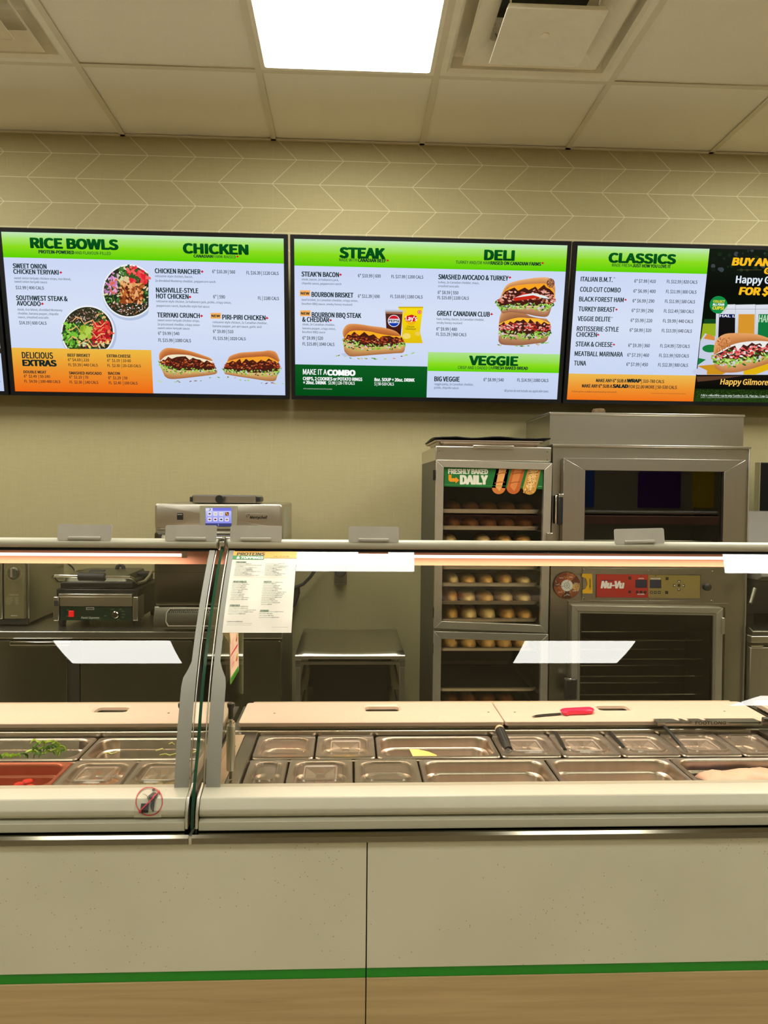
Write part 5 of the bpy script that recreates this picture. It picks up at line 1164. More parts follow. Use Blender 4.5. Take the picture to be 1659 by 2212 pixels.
def guard(a, b, side, label):
    t = thing('sneeze_guard', label, 'sneeze guard', ((a+b)/2,1.85,.87))
    guard_sheet('glass_pane', 'glass', a, b, t)
    r = MB(); P = rail_prof(2.034,1.4045,.0165,.0135)
    r.prism_x([(y,z) for y, z in P], a+.002, b-.002); rl = r.build('top_rail', 'rail', t, smooth=True)
    MB().box(a+.004,b-.004,2.026,2.05,1.385,1.394).build('glass_channel', 'bezel', t)
    xe = b if side > 0 else a
    e = MB(); e.prism_x(rail_prof(2.034,1.4045,.0172,.0142), xe-(.0035 if side > 0 else 0), xe+(0 if side > 0 else .0035)); e.build('rail_end_cap', 'steel_dark', t)
    def wd(z):
        w0, w1 = .0145, .032; s = min(1, max(0, (1.150-z)/.045)); s = s*s*(3-2*s); w = w0+(w1-w0)*s
        e_ = .0105 if side > 0 else .0115
        return (xe-e_-w+.0035, xe-e_+.0035) if side > 0 else (xe+e_-.0035, xe+e_+w-.0035)
    guard_sheet('printed_edge_band', 'bands', 0, 0, t, .0012, None, wd)
    def we(z): return (xe-.0045,xe-.0025) if side > 0 else (xe+.0025,xe+.0045)
    guard_sheet('polished_edge', 'alu', 0, 0, t, .0006, None, we, .004)
    # lamp under the rail: reflector and tube
    la, lb = (a+.01, b-.004) if side > 0 else (a+.004, b-.01)
    rf = MB().prism_x([(2.062,1.386),(2.168,1.386),(2.168,1.337),(2.1655,1.337),(2.1655,1.383),(2.062,1.383)], la, lb); rf.build('lamp_reflector', 'reflector', t)
    ta, tb = (a+.05, b-.105) if side > 0 else (a+.02, b-.05)
    ld_ = bpy.data.lights.new('lamp_glow', 'AREA'); ld_.shape = 'RECTANGLE'; ld_.size = tb-ta; ld_.size_y = .012; ld_.color = (1,.70,.53); ld_.energy = LAMP_W*(tb-ta)
    lo = bpy.data.objects.new('lamp_glow', ld_); COL.objects.link(lo); lo.location = ((ta+tb)/2, 2.105, TZ-.006); lo.rotation_euler = (0,0,0); lo.parent = t; lo.matrix_parent_inverse = Matrix.Translation(-Vector(t.location))
    tu = MB().tube([(ta,2.105,TZ),(tb,2.105,TZ)], .0042, 12).build('lamp_tube', 'tube', t, smooth=True)
    for q in (ta, tb): MB().box(q-.006,q+.006,2.096,2.114,TZ-.007,1.384).build('lamp_socket', 'white', tu)
    # gas strut beside the joint
    xs = xe-side*.046; bt = MB().tube([(xs,1.80,.93),(xs,1.80,.945),(xs,1.80,.985),(xs,1.80,.99)], [.0085,.0105,.0105,.009], 14)
    ys = 1.80
    def zz(py): return at(487 if side < 0 else 391, py, ys).z
    st = MB().tube([(xs,ys,zz(1664)),(xs,ys,zz(1662)),(xs,ys,zz(1568)),(xs,ys,zz(1566))], [.0092,.0105,.0105,.0092], 16).build('gas_strut', 'alu', t, smooth=True)
    MB().tube([(xs,ys,.8685),(xs,ys,zz(1662))], .0042, 10).build('piston_rod', 'steel_dark', st, smooth=True)
    MB().tube([(xs,ys,zz(1566)),(xs,ys,zz(1550))], .0045, 10).tube([(xs,ys,zz(1562)),(xs,ys,zz(1558))], .0085, 12).build('strut_collar', 'chrome', st, smooth=True)
    MB().tube([(xs,ys,zz(1552)),(xs,ys,zz(1528))], .0062, 10).tube([(xs,ys,zz(1531)),(xs,ys,zz(1526)),(xs,ys,zz(1519)),(xs,ys,zz(1517))], [.006,.009,.009,.004], 12).build('ball_joint', 'black', st, smooth=True)
    return t
gl_ = guard(XLo, XS-.0105, 1, 'curved glass sneeze guard over the vegetable pans, left unit')
gr_ = guard(XS+.0115, XHi, -1, 'curved glass sneeze guard over the meat and sauce pans, right unit')
# ---- white aluminium ledges under the glass
def ledge(a, b, side, label):
    t = thing('guard_sill', label, 'sill', ((a+b)/2,1.67,.83))
    xa, xb = (a, b-.0085) if side > 0 else (a+.0085, b)
    MB().prism_x([(1.704,.8945),(1.653,.8825),(1.6385,.8620),(1.6385,.8520),(1.644,.8450),(1.70,.8450)], xa, xb).build('upper_sill', 'rail', t, bevel=.0022)
    MB().prism_x([(1.70,.8428),(1.652,.8428),(1.6345,.8375),(1.6335,.8195),(1.636,.8176),(1.70,.8176)], xa, xb).build('lower_sill', 'rail', t, bevel=.001)
    MB().box(a,b,1.662,1.70,.8180,.8930-.012).build('core', 'bezel', t)
    c0, c1 = (xb+.0005, xb+.0065) if side > 0 else (xa-.0065, xa-.0005)
    MB().prism_x([(1.706,.8965),(1.651,.8845),(1.6365,.8635),(1.6330,.8520),(1.6315,.8240),(1.636,.8225),(1.706,.8225)], c0, c1).build('end_cap', 'alu', t, bevel=.0012)
    return t
ledge(XLo, XS-.006, 1, 'white rounded sill below the left glass guard, with the no-leaning sticker')
ledge(XS+.006, XHi, -1, 'long white rounded sill below the right glass guard')
# ---- glass partition between the units
t = thing('glass_partition', 'upright glass partition with a green front edge between the two guards', 'partition', (XS,2.0,.82))
pf_ = [(1.640,.822),(1.640,.845),(1.6445,.872)]+[(y-.052+.0,z) if z < .9 else (y-.052*max(0,(1.0-z)/.1) if z < 1.0 else y,z) for y, z in GL if z > .885]
pf_ = [(gy(z)-.006 if z > .98 else 1.6405+(gy(.98)-.006-1.6405)*((z-.826)/.154)**1.5 if z > .826 else 1.6405, z) for z in [.820,.826]+[.85+i*.0225 for i in range(24)]]
pf_ = [q for q in pf_ if q[1] <= 1.395]+[(gy(1.388)+.002,1.396)]
MB().prism_x([(y+.0022,z) for y, z in pf_]+[(2.404,1.396),(2.404,.905),(2.18,.90),(1.705,.868),(1.655,.82)], XS-.0028, XS+.0028).build('pane', 'glass', t)
e = MB(); e.loops([[(XS-.0034,y-.0012,z),(XS+.0034,y-.0012,z),(XS+.0034,y+.0022,z),(XS-.0034,y+.0022,z)] for y, z in pf_], True, True, True); e.build('green_edge', 'gedge', t, smooth=False)
MB().box(XS-.0034,XS+.0034,2.4035,2.4055,.905,1.396).build('rear_edge', mat('pale_glass_edge', srgb(150,160,125), .2), t)
MB().prism_x([(2.022,1.384),(2.052,1.384),(2.052,1.421),(2.022,1.421)], XS-.006, XS+.006).build('top_clamp', 'steel_dark', t, bevel=.002)
MB().box(XS-.006,XS+.006,2.012,2.022,1.40,1.412).build('clamp_nose', 'chrome', t, bevel=.001)
# leaflet stuck on the partition
t = thing('price_leaflet', 'red striped leaflet with green foot hanging on the glass partition', 'leaflet', (XS+.004,2.16,1.02))
def pXY(x, y, X=XS+.0035): q = atX(x,y,X); return (q.y, q.z)
LQ = [pXY(495,1300), pXY(513.5,1300), pXY(515.5,1447), pXY(498,1478)]
p = Print(lambda x, y: pXY(x,y))
p.poly([(495.5,1300),(513.5,1300),(515.8,1447),(498,1478)], srgb(240,215,195))
p.poly([(498,1464),(514.8,1438),(515.8,1448),(498,1479)], srgb(70,165,30)); p.poly([(499.8,1468),(513.5,1446),(513.8,1450),(499.8,1473)], srgb(40,110,20))
p.poly([(498,1415),(513,1390),(513.2,1395),(498,1419.5)], srgb(205,50,85))
rr = random.Random(3)
for q in range(9): y_ = 1424+q*2.6; p.poly([(499,y_),(506+rr.uniform(-1,2),y_-10),(506.2,y_-9),(499,y_+1)], srgb(225,130,145))
for q in range(9): y_ = 1378+q*3.6; p.poly([(499,y_+9),(505,y_),(505.2,y_+.8),(499,y_+9.8)], srgb(215,140,140))
for y_ in (1380,1424): 
    p.blob(511,y_,1.6,7,.2,srgb(190,110,60),rr); p.blob(511.5,y_-8,1.2,4,.2,srgb(190,200,60),rr)
o = p.build('leaflet_print', 'print', t, Matrix(((0,0,1,XS+.0035),(1,0,0,0),(0,1,0,0),(0,0,0,1))))
cl = MB(); q0, q1, q2 = pXY(489,1368), pXY(497,1368), pXY(498,1392)
MB().add([(XS+.004,q1[0],q1[1]+.03),(XS+.004,q2[0],q2[1]),(XS+.012,q0[0],q0[1]),(XS+.014,q0[0],q0[1]+.04)], [(0,1,2,3)]).build('curled_corner', mat('cream_paper', srgb(205,200,150), .6), t)
# ---- protein price card stuck on the curved glass
cx0, cx1 = (atX(0,0,1).x*0+(-.3005)), -.1365
t = thing('topping_card', 'white proteins and toppings price card hanging on the glass guard', 'card', ((cx0+cx1)/2,1.93,1.21))
zt_, zb_ = at(575,1193.5,2.01).z, at(556,1366,1.845).z
ZT_, ZB_ = min(zt_,1.386), zb_
S = [(0.0, gy(ZB_), ZB_)]; nS = 40
for i in range(1, nS+1):
    z = ZB_+(ZT_-ZB_)*i/nS; y = gy(z); S.append((S[-1][0]+math.hypot(y-S[-1][1], z-S[-1][2]), y, z))
HL = S[-1][0]
def onglass(u, s, d):
    s = min(max(s,0),HL); k = min(int(s/HL*nS), nS-1)
    while k < nS-1 and S[k+1][0] < s: k += 1
    while k > 0 and S[k][0] > s: k -= 1
    f = (s-S[k][0])/(S[k+1][0]-S[k][0]); y = S[k][1]+(S[k+1][1]-S[k][1])*f; z = S[k][2]+(S[k+1][2]-S[k][2])*f
    dy, dz = S[k+1][1]-S[k][1], S[k+1][2]-S[k][2]; L = math.hypot(dy,dz)
    return (u, y-dz/L*d, z+dy/L*d)
CW = cx1-cx0
mb = MB(); Ls = [[onglass(cx0,HL*i/20,.0022),onglass(cx1,HL*i/20,.0022)] for i in range(21)]; mb.loops(Ls, False)
o = mb.build('card', mat('card_paper', srgb(226,220,205), .5), t); s_ = o.modifiers.new('s','SOLIDIFY'); s_.thickness = .0008
# print in card coordinates measured from a flat view: x 0..1 left-right, y 0..1 top-down
def cardto(x, y): return (x*CW, (1-y)*HL)
p = Print(cardto)
def band(x0, y0, x1, y1, c):     # strips so that they bend with the glass
    n = max(1, int((y1-y0)/.012))
    for i in range(n): p.rect(x0, y0+(y1-y0)*i/n, x1, y0+(y1-y0)*(i+1)/n, c)
band(0,0,1,.062,srgb(238,178,58)); band(0,.062,.49,.118,srgb(60,140,72)); band(.49,.062,1,.097,srgb(238,178,58))
DK = srgb(24,40,24); GRN = srgb(40,92,52)
p.text('PROTEINS',.06,.060,.49,.040,DK,bold=.1,slant=.12); p.text('& TOPPINGS',.062,.110,.475,.034,srgb(240,240,230),bold=.1,slant=.12); p.text('6 IN  |  FL (12 IN)',.64,.082,.88,.016,DK,bold=.03)
def lst(x, y, dy, rows, h=.0088):
    for i, (a, b, w) in enumerate(rows):
        p.text(a, x, y+dy*i, x+w*.6, h, GRN, bold=.02); p.text(b, x+w*.62, y+dy*i, x+w, h, DK, bold=.08)
H2 = .017
for (s_, x, y, w) in (('PROTEINS',.065,.165,.155),('VEGETABLES',.065,.425,.2),('SAUCES',.53,.425,.115),('CHEESES',.065,.712,.145),('OTHERS',.52,.772,.125)): p.text(s_, x, y, x+w, H2, GRN, bold=.09, slant=.12)
lst(.065,.188,.0178,[('Baby Bacon','60|120 CALS',.25),('Chicken Strips, Sweet Onion Teriyaki','Glazed',.4),('110|220','CALS',.12),('Cold Cut Combo Meats','90|180 CALS',.34),('Deli Style Ham','60|120 CALS',.26),('Deli Style Turkey','50|100 CALS',.28),('Sandwich Spread','+60|120 CALS',.4),('Capicola','40|80 CALS',.2),('Genoa Salami','100|200 CALS',.27),('Hardwood Smoked Bacon','60|110 CALS',.38)])
lst(.53,.190,.0178,[('Meatballs','210|420 CALS',.3),('Pepperoni','80|160 CALS',.21),('Rotisserie Chicken','90|180 CALS',.35),('Scrambled Egg Patty','90|170 CALS',.32),('Steak','90|180 CALS',.18),('Veggie Patty','130|260 CALS',.26),('Tuna','250|500 CALS',.18),('Pastrami','80|160 CALS',.22),('Jack Style Chicken','90|180 CALS',.32),('Grilled Chicken','90|180 CALS',.27)])
band(.05,.372,.90,.3745,srgb(230,190,120))
lst(.065,.448,.0208,[('Baby Spinach','0|0 CALS',.22),('Banana Peppers','0|0 CALS',.25),('Black Olives','5|10 CALS',.21),('Cucumbers','0|5 CALS',.2),('Green Peppers','0|5 CALS',.24),('Lettuce','0|5 CALS',.17),('Pickles','0|5 CALS',.16),('Red Onions','5|5 CALS',.2),('Tomatoes','5|10 CALS',.19),('Jalapeno Peppers','0|0 CALS',.27),('Crispy Onions','40|70 CALS',.26)])
lst(.53,.448,.0208,[('Chipotle Southwest','90|180 CALS',.3),('Garlic Aioli','70|140 CALS',.2),('House Sandwich','80|150 CALS',.26),('Mayonnaise','100|200 CALS',.24),('Peppercorn Ranch','70|150 CALS',.29),('Yellow Mustard','0|5 CALS',.23),('Nashville-Style Hot Sauce','30|50 CALS',.36),('Smoky Honey Mustard','30|60 CALS',.33),('Sweet Onion Teriyaki','30|60 CALS',.31),('Sweet & Smoky BBQ','30|60 CALS',.3),('Aioli Chili','80|150 CALS',.2),('Cholula Sauce','0|5 CALS',.24),('Sandwich Spread','60|120 CALS',.28),('Salsa','5|10 CALS',.16)])
lst(.065,.742,.0208,[('Canadian Cheddar','50|100 CALS',.28),('Fresh Mozzarella','60|120 CALS',.28),('Monterey Cheddar Shredded','50|110 CALS',.4),('Processed White Cheddar','40|80 CALS',.36),('Habanero Jack','50|90 CALS',.25)])
lst(.52,.803,.0208,[('Grated Parmesan Cheese','10|20 CALS',.35),('Rice Blend','90 CALS',.19),('Salt, Pepper','0|0 CALS',.21),('Smashed Avocado','60|120 CALS',.29)])
p.text('Calories are additional.',.06,.912,.29,.011,DK,bold=.05); p.text('These items are not available in all restaurants.',.062,.929,.43,.007,DK); p.text('Sandwich sizes are approximate.',.062,.945,.42,.006,DK); p.text('FRONT COUNTER CARD',.72,.968,.95,.006,DK)
V2 = [onglass(cx0+x, y, .0036+z) for x, y, z in [(q[0],q[1],q[2]-.0004) for q in p.v]]
me = bpy.data.meshes.new('card_print'); me.from_pydata(V2, [], p.f); ca = me.color_attributes.new('Col','FLOAT_COLOR','POINT'); ca.data.foreach_set('color',[x for c in p.c for x in c]); me.materials.append(M['print'])
o = bpy.data.objects.new('card_print', me); COL.objects.link(o); o.parent = t; o.matrix_parent_inverse = Matrix.Translation(-Vector(t.location))
# ---- card holders along the rail
for i, (a, b, lab) in enumerate(((-.756,-.618,'leftmost grey card holder clipped on the rail above the press'),(-.480,-.347,'grey card holder on the rail just left of the glass partition'),(-.312,-.177,'grey card holder on the rail just right of the glass partition'),(-.002,.131,'grey card holder on the rail above the wall outlet'),(.710,.846,'tilted grey card holder on the rail before the big oven'))):
    t = thing('card_holder', lab, 'card holder', ((a+b)/2,2.03,1.418), 'card holders on the guard rail')
    w = (b-a)/2; cx_ = (a+b)/2; ang = .03 if i == 4 else 0
    prof = rrect(-w, w, -.006, .035, .005, 3)
    def tr(x, s, d): return (cx_+x, 2.020+.22*s+d, 1.4185+s+ang*x)
    MB().loops([[tr(x,s,0) for x,s,_ in prof],[tr(x,s,.0018) for x,s,_ in prof]], True, True, True).build('plate', mat('grey_acrylic', srgb(178,174,162), .35), t)
    MB().loops([[tr(x,s,-.003) for x,s,_ in rrect(-w*.6,w*.6,-.004,.003,.002,2)],[tr(x,s,0) for x,s,_ in rrect(-w*.6,w*.6,-.004,.0045,.002,2)]], True, True, True).build('front_lip', mat('grey_acrylic', srgb(178,174,162), .35), t)
    MB().box(cx_-w*.6,cx_+w*.6,2.015,2.045,1.4165,1.4195).build('clip', mat('grey_acrylic', srgb(178,174,162), .35), t)
# ---- no-leaning sticker
t = thing('warning_sticker', 'clear square no-leaning sticker with red ring on the left sill', 'sticker', (-.427,1.65,.875))
def sill(x, y):      # follow the sill from its crease down the sloping face; returns u and arc length
    q = at(x, y, 1.648); return (q.x, q.z)
segs = [((1.6385,.8475),(1.6385,.8620)),((1.6385,.8620),(1.653,.8825)),((1.653,.8825),(1.690,.8912))]
acc = [0]
for a, b in segs: acc.append(acc[-1]+math.hypot(a[0]-b[0],a[1]-b[1]))
def sill3(u, s, d):
    s = max(0,min(s,acc[-1]-1e-6)); k = max(i for i in range(3) if acc[i] <= s); f = (s-acc[k])/(acc[k+1]-acc[k]); a, b = segs[k]
    dy, dz = b[0]-a[0], b[1]-a[1]; L = math.hypot(dy,dz); return (u, a[0]+dy*f-dz/L*d, a[1]+dz*f+dy/L*d)
def pix_sill(x, y):
    # intersect the view ray with the sill faces
    d = ray(x,y)
    for k, (a, b) in enumerate(segs):
        dy, dz = b[0]-a[0], b[1]-a[1]
        # a + f(b-a) = (t d.y, CZ + t d.z)
        det = dy*(-d.z)-(-d.y)*dz
        ry_, rz_ = -a[0], CZ-a[1]
        f = (ry_*(-d.z)-(-d.y)*rz_)/det; f = f
        tt_ = (a[0]+f*dy)/d.y
        if -1e-3 <= f <= 1.001: return (d.x*tt_, acc[k]+f*(acc[k+1]-acc[k]))
    k = 2 if y < 1722 else 0; return (d.x*1.65/d.y, acc[-1] if y < 1722 else 0)
class P3d(Print):
    def poly(s, pts, col, col2=None):     # subdivide long edges so the print bends
        Q = []
        for i in range(len(pts)):
            a, b = pts[i], pts[(i+1)%len(pts)]; n = max(1,int(abs(b[1]-a[1])/3))
            Q += [(a[0]+(b[0]-a[0])*j/n, a[1]+(b[1]-a[1])*j/n) for j in range(n)]
        Print.poly(s, Q, col, col2)
def sliced(pr, pts, col, lo=1690, hi=1780, st=1.5):
    # cut a polygon into horizontal slices (pixel rows) so that it follows the bent surface
    y = lo
    while y < hi:
        xs_ = []
        ym = y+st/2
        for i in range(len(pts)):
            a, b = pts[i], pts[(i+1)%len(pts)]
            if (a[1] <= ym < b[1]) or (b[1] <= ym < a[1]): xs_.append(a[0]+(b[0]-a[0])*(ym-a[1])/(b[1]-a[1]))
        xs_.sort()
        for k in range(0, len(xs_)-1, 2): pr.rect(xs_[k], y, xs_[k+1], y+st, col)
        y += st
p = Print(pix_sill); SCQ = lambda x, y: (280+x/18.43, 1690+y/18.43)
def S2(P): return [SCQ(*q) for q in P]
def stick(P, c, st=.8): sliced(p, S2(P), c, st=st)
Rr = srgb(180,40,50); BK = srgb(16,14,14)
rg = ring(785,770,545,48,560); ri = ring(785,770,505,48,520)
for i in range(48):
    j = (i+1)%48; stick([rg[i],rg[j],ri[j],ri[i]], Rr)
stick([(1180,385),(1215,415),(420,1200),(385,1165)], Rr)
p2 = p
for P_, c_ in (([(470,850),(790,850),(755,1175),(440,1175)],BK),([(735,600),(920,460),(1030,455),(1140,520),(1075,670),(1020,660),(1000,900),(975,1130),(920,1130),(940,830),(905,1130),(870,1120),(840,980),(870,770),(880,650),(760,660)],BK)): stick(P_, c_)
stick(ring(960,370,62,16), BK); stick([(525,530),(600,535),(690,590),(760,660),(790,770),(770,770),(740,670),(670,605),(590,548),(525,545)], BK)
stick([(1180,385),(1215,415),(420,1200),(385,1165)], Rr)
V2 = [sill3(x, s, .0006+(z-.0004)) for x, s, z in p.v]
bk = MB(); ua, ub = at(292,1735,1.648).x, at(351,1735,1.648).x
bk.loops([[sill3(ua,s,.0004),sill3(ub,s,.0004)] for s in (0,acc[1]-.0002,acc[1]+.0002,acc[2]-.0002,acc[2]+.0002,acc[3]-.006)], False); bk.build('clear_square', glass_mat('clear_sticker', (.97,.97,.95), .3, 1.3, .35, srgb(222,218,196)[:3]), t)
me = bpy.data.meshes.new('pictogram'); me.from_pydata(V2, [], p.f); ca = me.color_attributes.new('Col','FLOAT_COLOR','POINT'); ca.data.foreach_set('color',[x for c in p.c for x in c]); me.materials.append(M['print'])
o = bpy.data.objects.new('pictogram', me); COL.objects.link(o); o.parent = t; o.matrix_parent_inverse = Matrix.Translation(-Vector(t.location))
# ================================================================== prep units behind the glass
ZP = .855
def unit(a, b, wl, wr, label):
    t = thing('prep_unit', label, 'prep table', ((a+b)/2,2.1,0))
    MB().box(a,b,2.158,2.40,ZP-.004,ZP+.012).build('rear_deck', 'steel_h', t, bevel=.002)
    MB().prism_x([(2.158,ZP+.0135),(2.150,ZP+.0135),(2.148,ZP+.011),(2.150,ZP-.004),(2.158,ZP-.004)], wl, wr).build('well_lip', 'steel_h', t, bevel=.001)
    if wl-a > .02: MB().box(a,wl,1.705,2.158,ZP-.004,ZP+.010).build('side_deck', 'steel', t, bevel=.003)
    if b-wr > .02: MB().box(wr,b,1.705,2.158,ZP-.004,ZP+.010).build('side_deck', 'steel', t, bevel=.003)
    MB().box(wl,wr,1.705,1.783,ZP-.010,ZP-.004).build('front_deck', 'steel_h', t)
    MB().box(wl,wr,1.957,1.969,ZP-.012,ZP-.005).build('pan_bar', 'steel_h', t)
    w = MB(); w.box(wl,wr,1.70,1.706,.66,ZP-.012).box(wl,wr,2.160,2.166,.66,ZP-.005).box(wl-.006,wl,1.70,2.166,.66,ZP-.005).box(wr,wr+.006,1.70,2.166,.66,ZP-.005).box(wl-.006,wr+.006,1.70,2.166,.654,.66); w.build('well', 'steel', t)
    MB().box(a,b,1.72,2.38,.10,.650).build('cabinet', 'steel_dark', t)
    MB().prism_x([(2.385,ZP+.012),(2.405,ZP+.012),(2.405,ZP+.026),(2.385,ZP+.022)], a+.03, b-.03).build('rear_rail', mat('beige_rail', srgb(176,158,128), .45), t, bevel=.003)
    for q in (a+.08, b-.08):
        for y in (1.78, 2.34): lathe([(.022,0),(.022,.06),(.018,.1)], c=(q,y,0)).build('leg', 'rubber', t)
    return t
XA0, XA1 = -.326, 1.262
uR = unit(XA0, XA1, -.252, 1.190, 'stainless prep table holding the meat and sauce pans, right unit')
uL = unit(XLo, -.340, XLo+.05, -.3725, 'stainless prep table holding the vegetable pans, left unit')
uF = unit(1.29, XHi, 1.35, XHi-.05, 'stainless prep table at the far right, behind a third cutting board')
# side plate beside the partition with two screws
t = thing('side_plate', 'upright narrow steel plate with two screws beside the glass partition', 'plate', (-.30,2.0,ZP))
MB().box(-.3165,-.3145,1.72,2.147,ZP+.0115,ZP+.040).box(-.3145,-.285,1.72,2.12,ZP+.0115,ZP+.0135).build('angle', mat('painted_plate', srgb(196,176,150), .35, .3), t, bevel=.001)
for px, py in ((510.5,1660.5 if False else 1613),(513,1579)):
    k = at(px,py,2.02 if py > 1600 else 2.13); lathe([(.006,0),(.0055,.003),(0,.0045)], c=(-.300,k.y,ZP+.0125), k=12).build('screw', 'chrome', t, smooth=True)
# ---- cutting boards
def board(a, b, h0, h1, label, y0=2.1595, y1=2.358, skew=0, notch=False):
    t = thing('cutting_board', label, 'cutting board', ((a+b)/2,2.26,ZP+.012), 'white cutting boards')
    z0, z1 = .878, .890
    hy0, hy1 = 2.268, 2.324
    m = MB()
    if h0 is None: m.box(a,b,y0,y1,z0,z1)
    else:
        # plate with a rounded slot: outer and inner loops share a count
        n = 6; O, I = [], []
        inner = rrect(h0,h1,hy0,hy1,.012,n)
        outer = rrect(a,b,y0,y1,.010,n)
        def L(P, z): return [(x,y,z) for x,y,_ in P]
        inn2 = rrect(h0-.008,h1+.008,hy0-.005,hy1+.008,.016,n)
        m.loops([L(inner,z0),L(outer,z0),L(outer,z1-.002),L(rrect(a+.002,b-.002,y0+.002,y1-.002,.009,n),z1),L(inn2,z1),L(rrect(h0-.002,h1+.002,hy0-.001,hy1+.002,.014,n),z1-.004),L(inner,z0)])
    o = m.build('board', 'board', t)
    MB().box(a+.01,b-.01,y0+.008,2.250,ZP+.0125,z0).build('board_rest', 'steel_dark', t); MB().box(a+.01,b-.01,2.335,y1-.004,ZP+.0125,z0).build('board_rest', 'steel_dark', t)
    return t

def U_(px, py=1528, z=.89):
    d = ray(px,py); tt_ = (z-CZ)/d.z; return d.x*tt_
b1 = board(-.309,.4485,U_(790),U_(860),'long white cutting board in the middle of the right unit')
b2 = board(.4515,1.238,U_(1293),U_(1357),'white cutting board carrying the pink knife')
b3 = board(-2.1,-.345,U_(205,1534),U_(272,1534),'white cutting board over the vegetable pans, left unit')
b4 = board(1.286,2.1,None,None,'white cutting board cut off by the right edge')
for px, py in ((593,1541),(1055,1538.5),(1112,1538.5),(1565,1536.5),(364,1540.5),(1651,1536)):
    d = ray(px,py); tt_ = (.89-CZ)/d.z; q = d*tt_
    bb = b1 if -.3 < q.x < .45 else (b2 if .45 < q.x < 1.24 else (b3 if q.x < -.3 else b4))
    lathe([(.0035,0),(.003,.0008),(0,.0008)], c=(q.x,q.y,.8902), k=10).build('hole_plug', 'steel_dark', bb)
# knife cuts on the boards
cu = MB(); rr = random.Random(12)
for q in range(90):
    x = rr.gauss(.08,.16); y = rr.uniform(2.165,2.23)
    if -.3 < x < .44: a_ = rr.uniform(-1.5,1.5)*.004; b_ = rr.uniform(.001,.006); cu.add([(x,y,.8903),(x+.0007,y,.8903),(x+a_+.0007,y+b_,.8903),(x+a_,y+b_,.8903)], [(0,1,2,3)])
o = cu.build('knife_cuts', mat('cut_marks', srgb(150,130,95), .7), b1); o['kind'] = 'stuff'
# ---- food pans
def pan_mesh(x0, x1, y0, y1, depth, m, t):
    g = .0022; e = .011; k = 6; W_ = min(x1-x0, y1-y0); ro = .012; ri = min(.036, W_*.24)
    X0, X1, Y0, Y1 = x0+g, x1-g, y0+g, y1-g
    def rr_(ins, r, z): return rrect(X0+ins,X1-ins,Y0+ins,Y1-ins,r,k,z)
    L = [rr_(.0005,ro,ZP-.006), rr_(0,ro,ZP-.003), rr_(.002,ro,ZP), rr_(e-.002,ri+.002,ZP), rr_(e,ri,ZP-.001), rr_(e+.002,ri,ZP-.006), rr_(e+.004,ri,ZP-.028), rr_(e+.008,ri,ZP-.031), rr_(e+.0095,ri,ZP-.035), rr_(e+.016,ri,ZP-depth+.01), rr_(e+.024,ri*.9,ZP-depth)]
    return MB().loops(L, True, False, True).build('pan', m, t, smooth=True)
def lid_mesh(x0, x1, y0, y1, t, notch=False, handle=True):
    g = .003; e = .022; k = 6; X0, X1, Y0, Y1 = x0+g, x1-g, y0+g, y1-g; W_ = min(x1-x0,y1-y0); r = min(.03, W_*.22); z = ZP+.0035
    def rr_(ins, rad, zz): return rrect(X0+ins,X1-ins,Y0+ins,Y1-ins,rad,k,zz)
    L = [rr_(0,.012,ZP+.0006), rr_(.0005,.012,z), rr_(e-.006,r+.004,z), rr_(e-.003,r,z+.0035), rr_(e,r,z+.0035), rr_(e+.003,r,z-.004)]
    o = MB().loops(L, True, False, True).build('lid', 'lid', t, smooth=True)
    if handle:
        cx_, cy_ = (x0+x1)/2, (y0+y1)/2; w = (x1-x0)*.17; hh = .034
        for s in (-1, 1):
            a, b = sorted((cx_+s*w*.35, cx_+s*w*1.25)); zz = z-.0045
            # wedge-shaped finger pocket either side of a raised bridge
            xi, xo = (cx_+s*w*.35, cx_+s*w*1.25)
            MB().add([(xi,cy_-hh,zz),(xo,cy_-hh,zz),(xo,cy_+hh,zz),(xi,cy_+hh,zz),(xi,cy_-hh*.8,zz-.016),(xi,cy_+hh*.8,zz-.016)],
                     [(0,1,4),(3,5,2),(1,2,5,4),(0,4,5,3)]).build('handle_pocket', 'lid_edge', o)
        MB().loops([rrect(cx_-w*1.5,cx_+w*1.5,cy_-.044,cy_+.044,.006,3,z-.0035), rrect(cx_-w*1.45,cx_+w*1.45,cy_-.042,cy_+.042,.006,3,z-.001), rrect(cx_-w*1.35,cx_+w*1.35,cy_-.038,cy_+.038,.006,3,z-.0035)]).build('raised_frame', 'lid_edge', o)
    return o
def heap(x0, x1, y0, y1, z, amp, m, parent, seed, n=14):
    r = random.Random(seed); mb = MB(); L = []
    ph = [r.uniform(0,6) for _ in range(6)]
    for j in range(n+1):
        row = []
        for i in range(n+1):
            u, v = i/n, j/n; ed = min(u,1-u,v,1-v)*4; ed = min(1,ed)
            h = amp*(.5+.5*math.sin(u*9+ph[0])*math.cos(v*7+ph[1]))+amp*.4*math.sin(u*23+ph[2])*math.sin(v*19+ph[3])
            row.append((x0+(x1-x0)*u, y0+(y1-y0)*v, z-(1-ed)*amp*1.2+h*ed+r.uniform(-.12,.12)*amp))
        L.append(row)
    mb.loops(L, False); o = mb.build('food', m, parent, smooth=True); return o
BY0, BY1, FY0, FY1 = 1.969, 2.145, 1.783, 1.957
def gpan(x0, x1, row, label, lid=None, content=None, depth=.10, m='pan', handle=True):
    y0, y1 = (BY0,BY1) if row == 'b' else (FY0,FY1)
    t = thing('food_pan', label, 'food pan', ((x0+x1)/2,(y0+y1)/2,ZP), 'food pans in the counter')
    pan_mesh(x0,x1,y0,y1,depth,m,t)
    if lid is not None: lid_mesh(x0,x1,y0,y1,t,handle=lid)
    if content:
        mt, dz, seed = content; f = heap(x0+.03,x1-.03,y0+.03,y1-.03,ZP-dz,.010,mt,t,seed); 
    return t
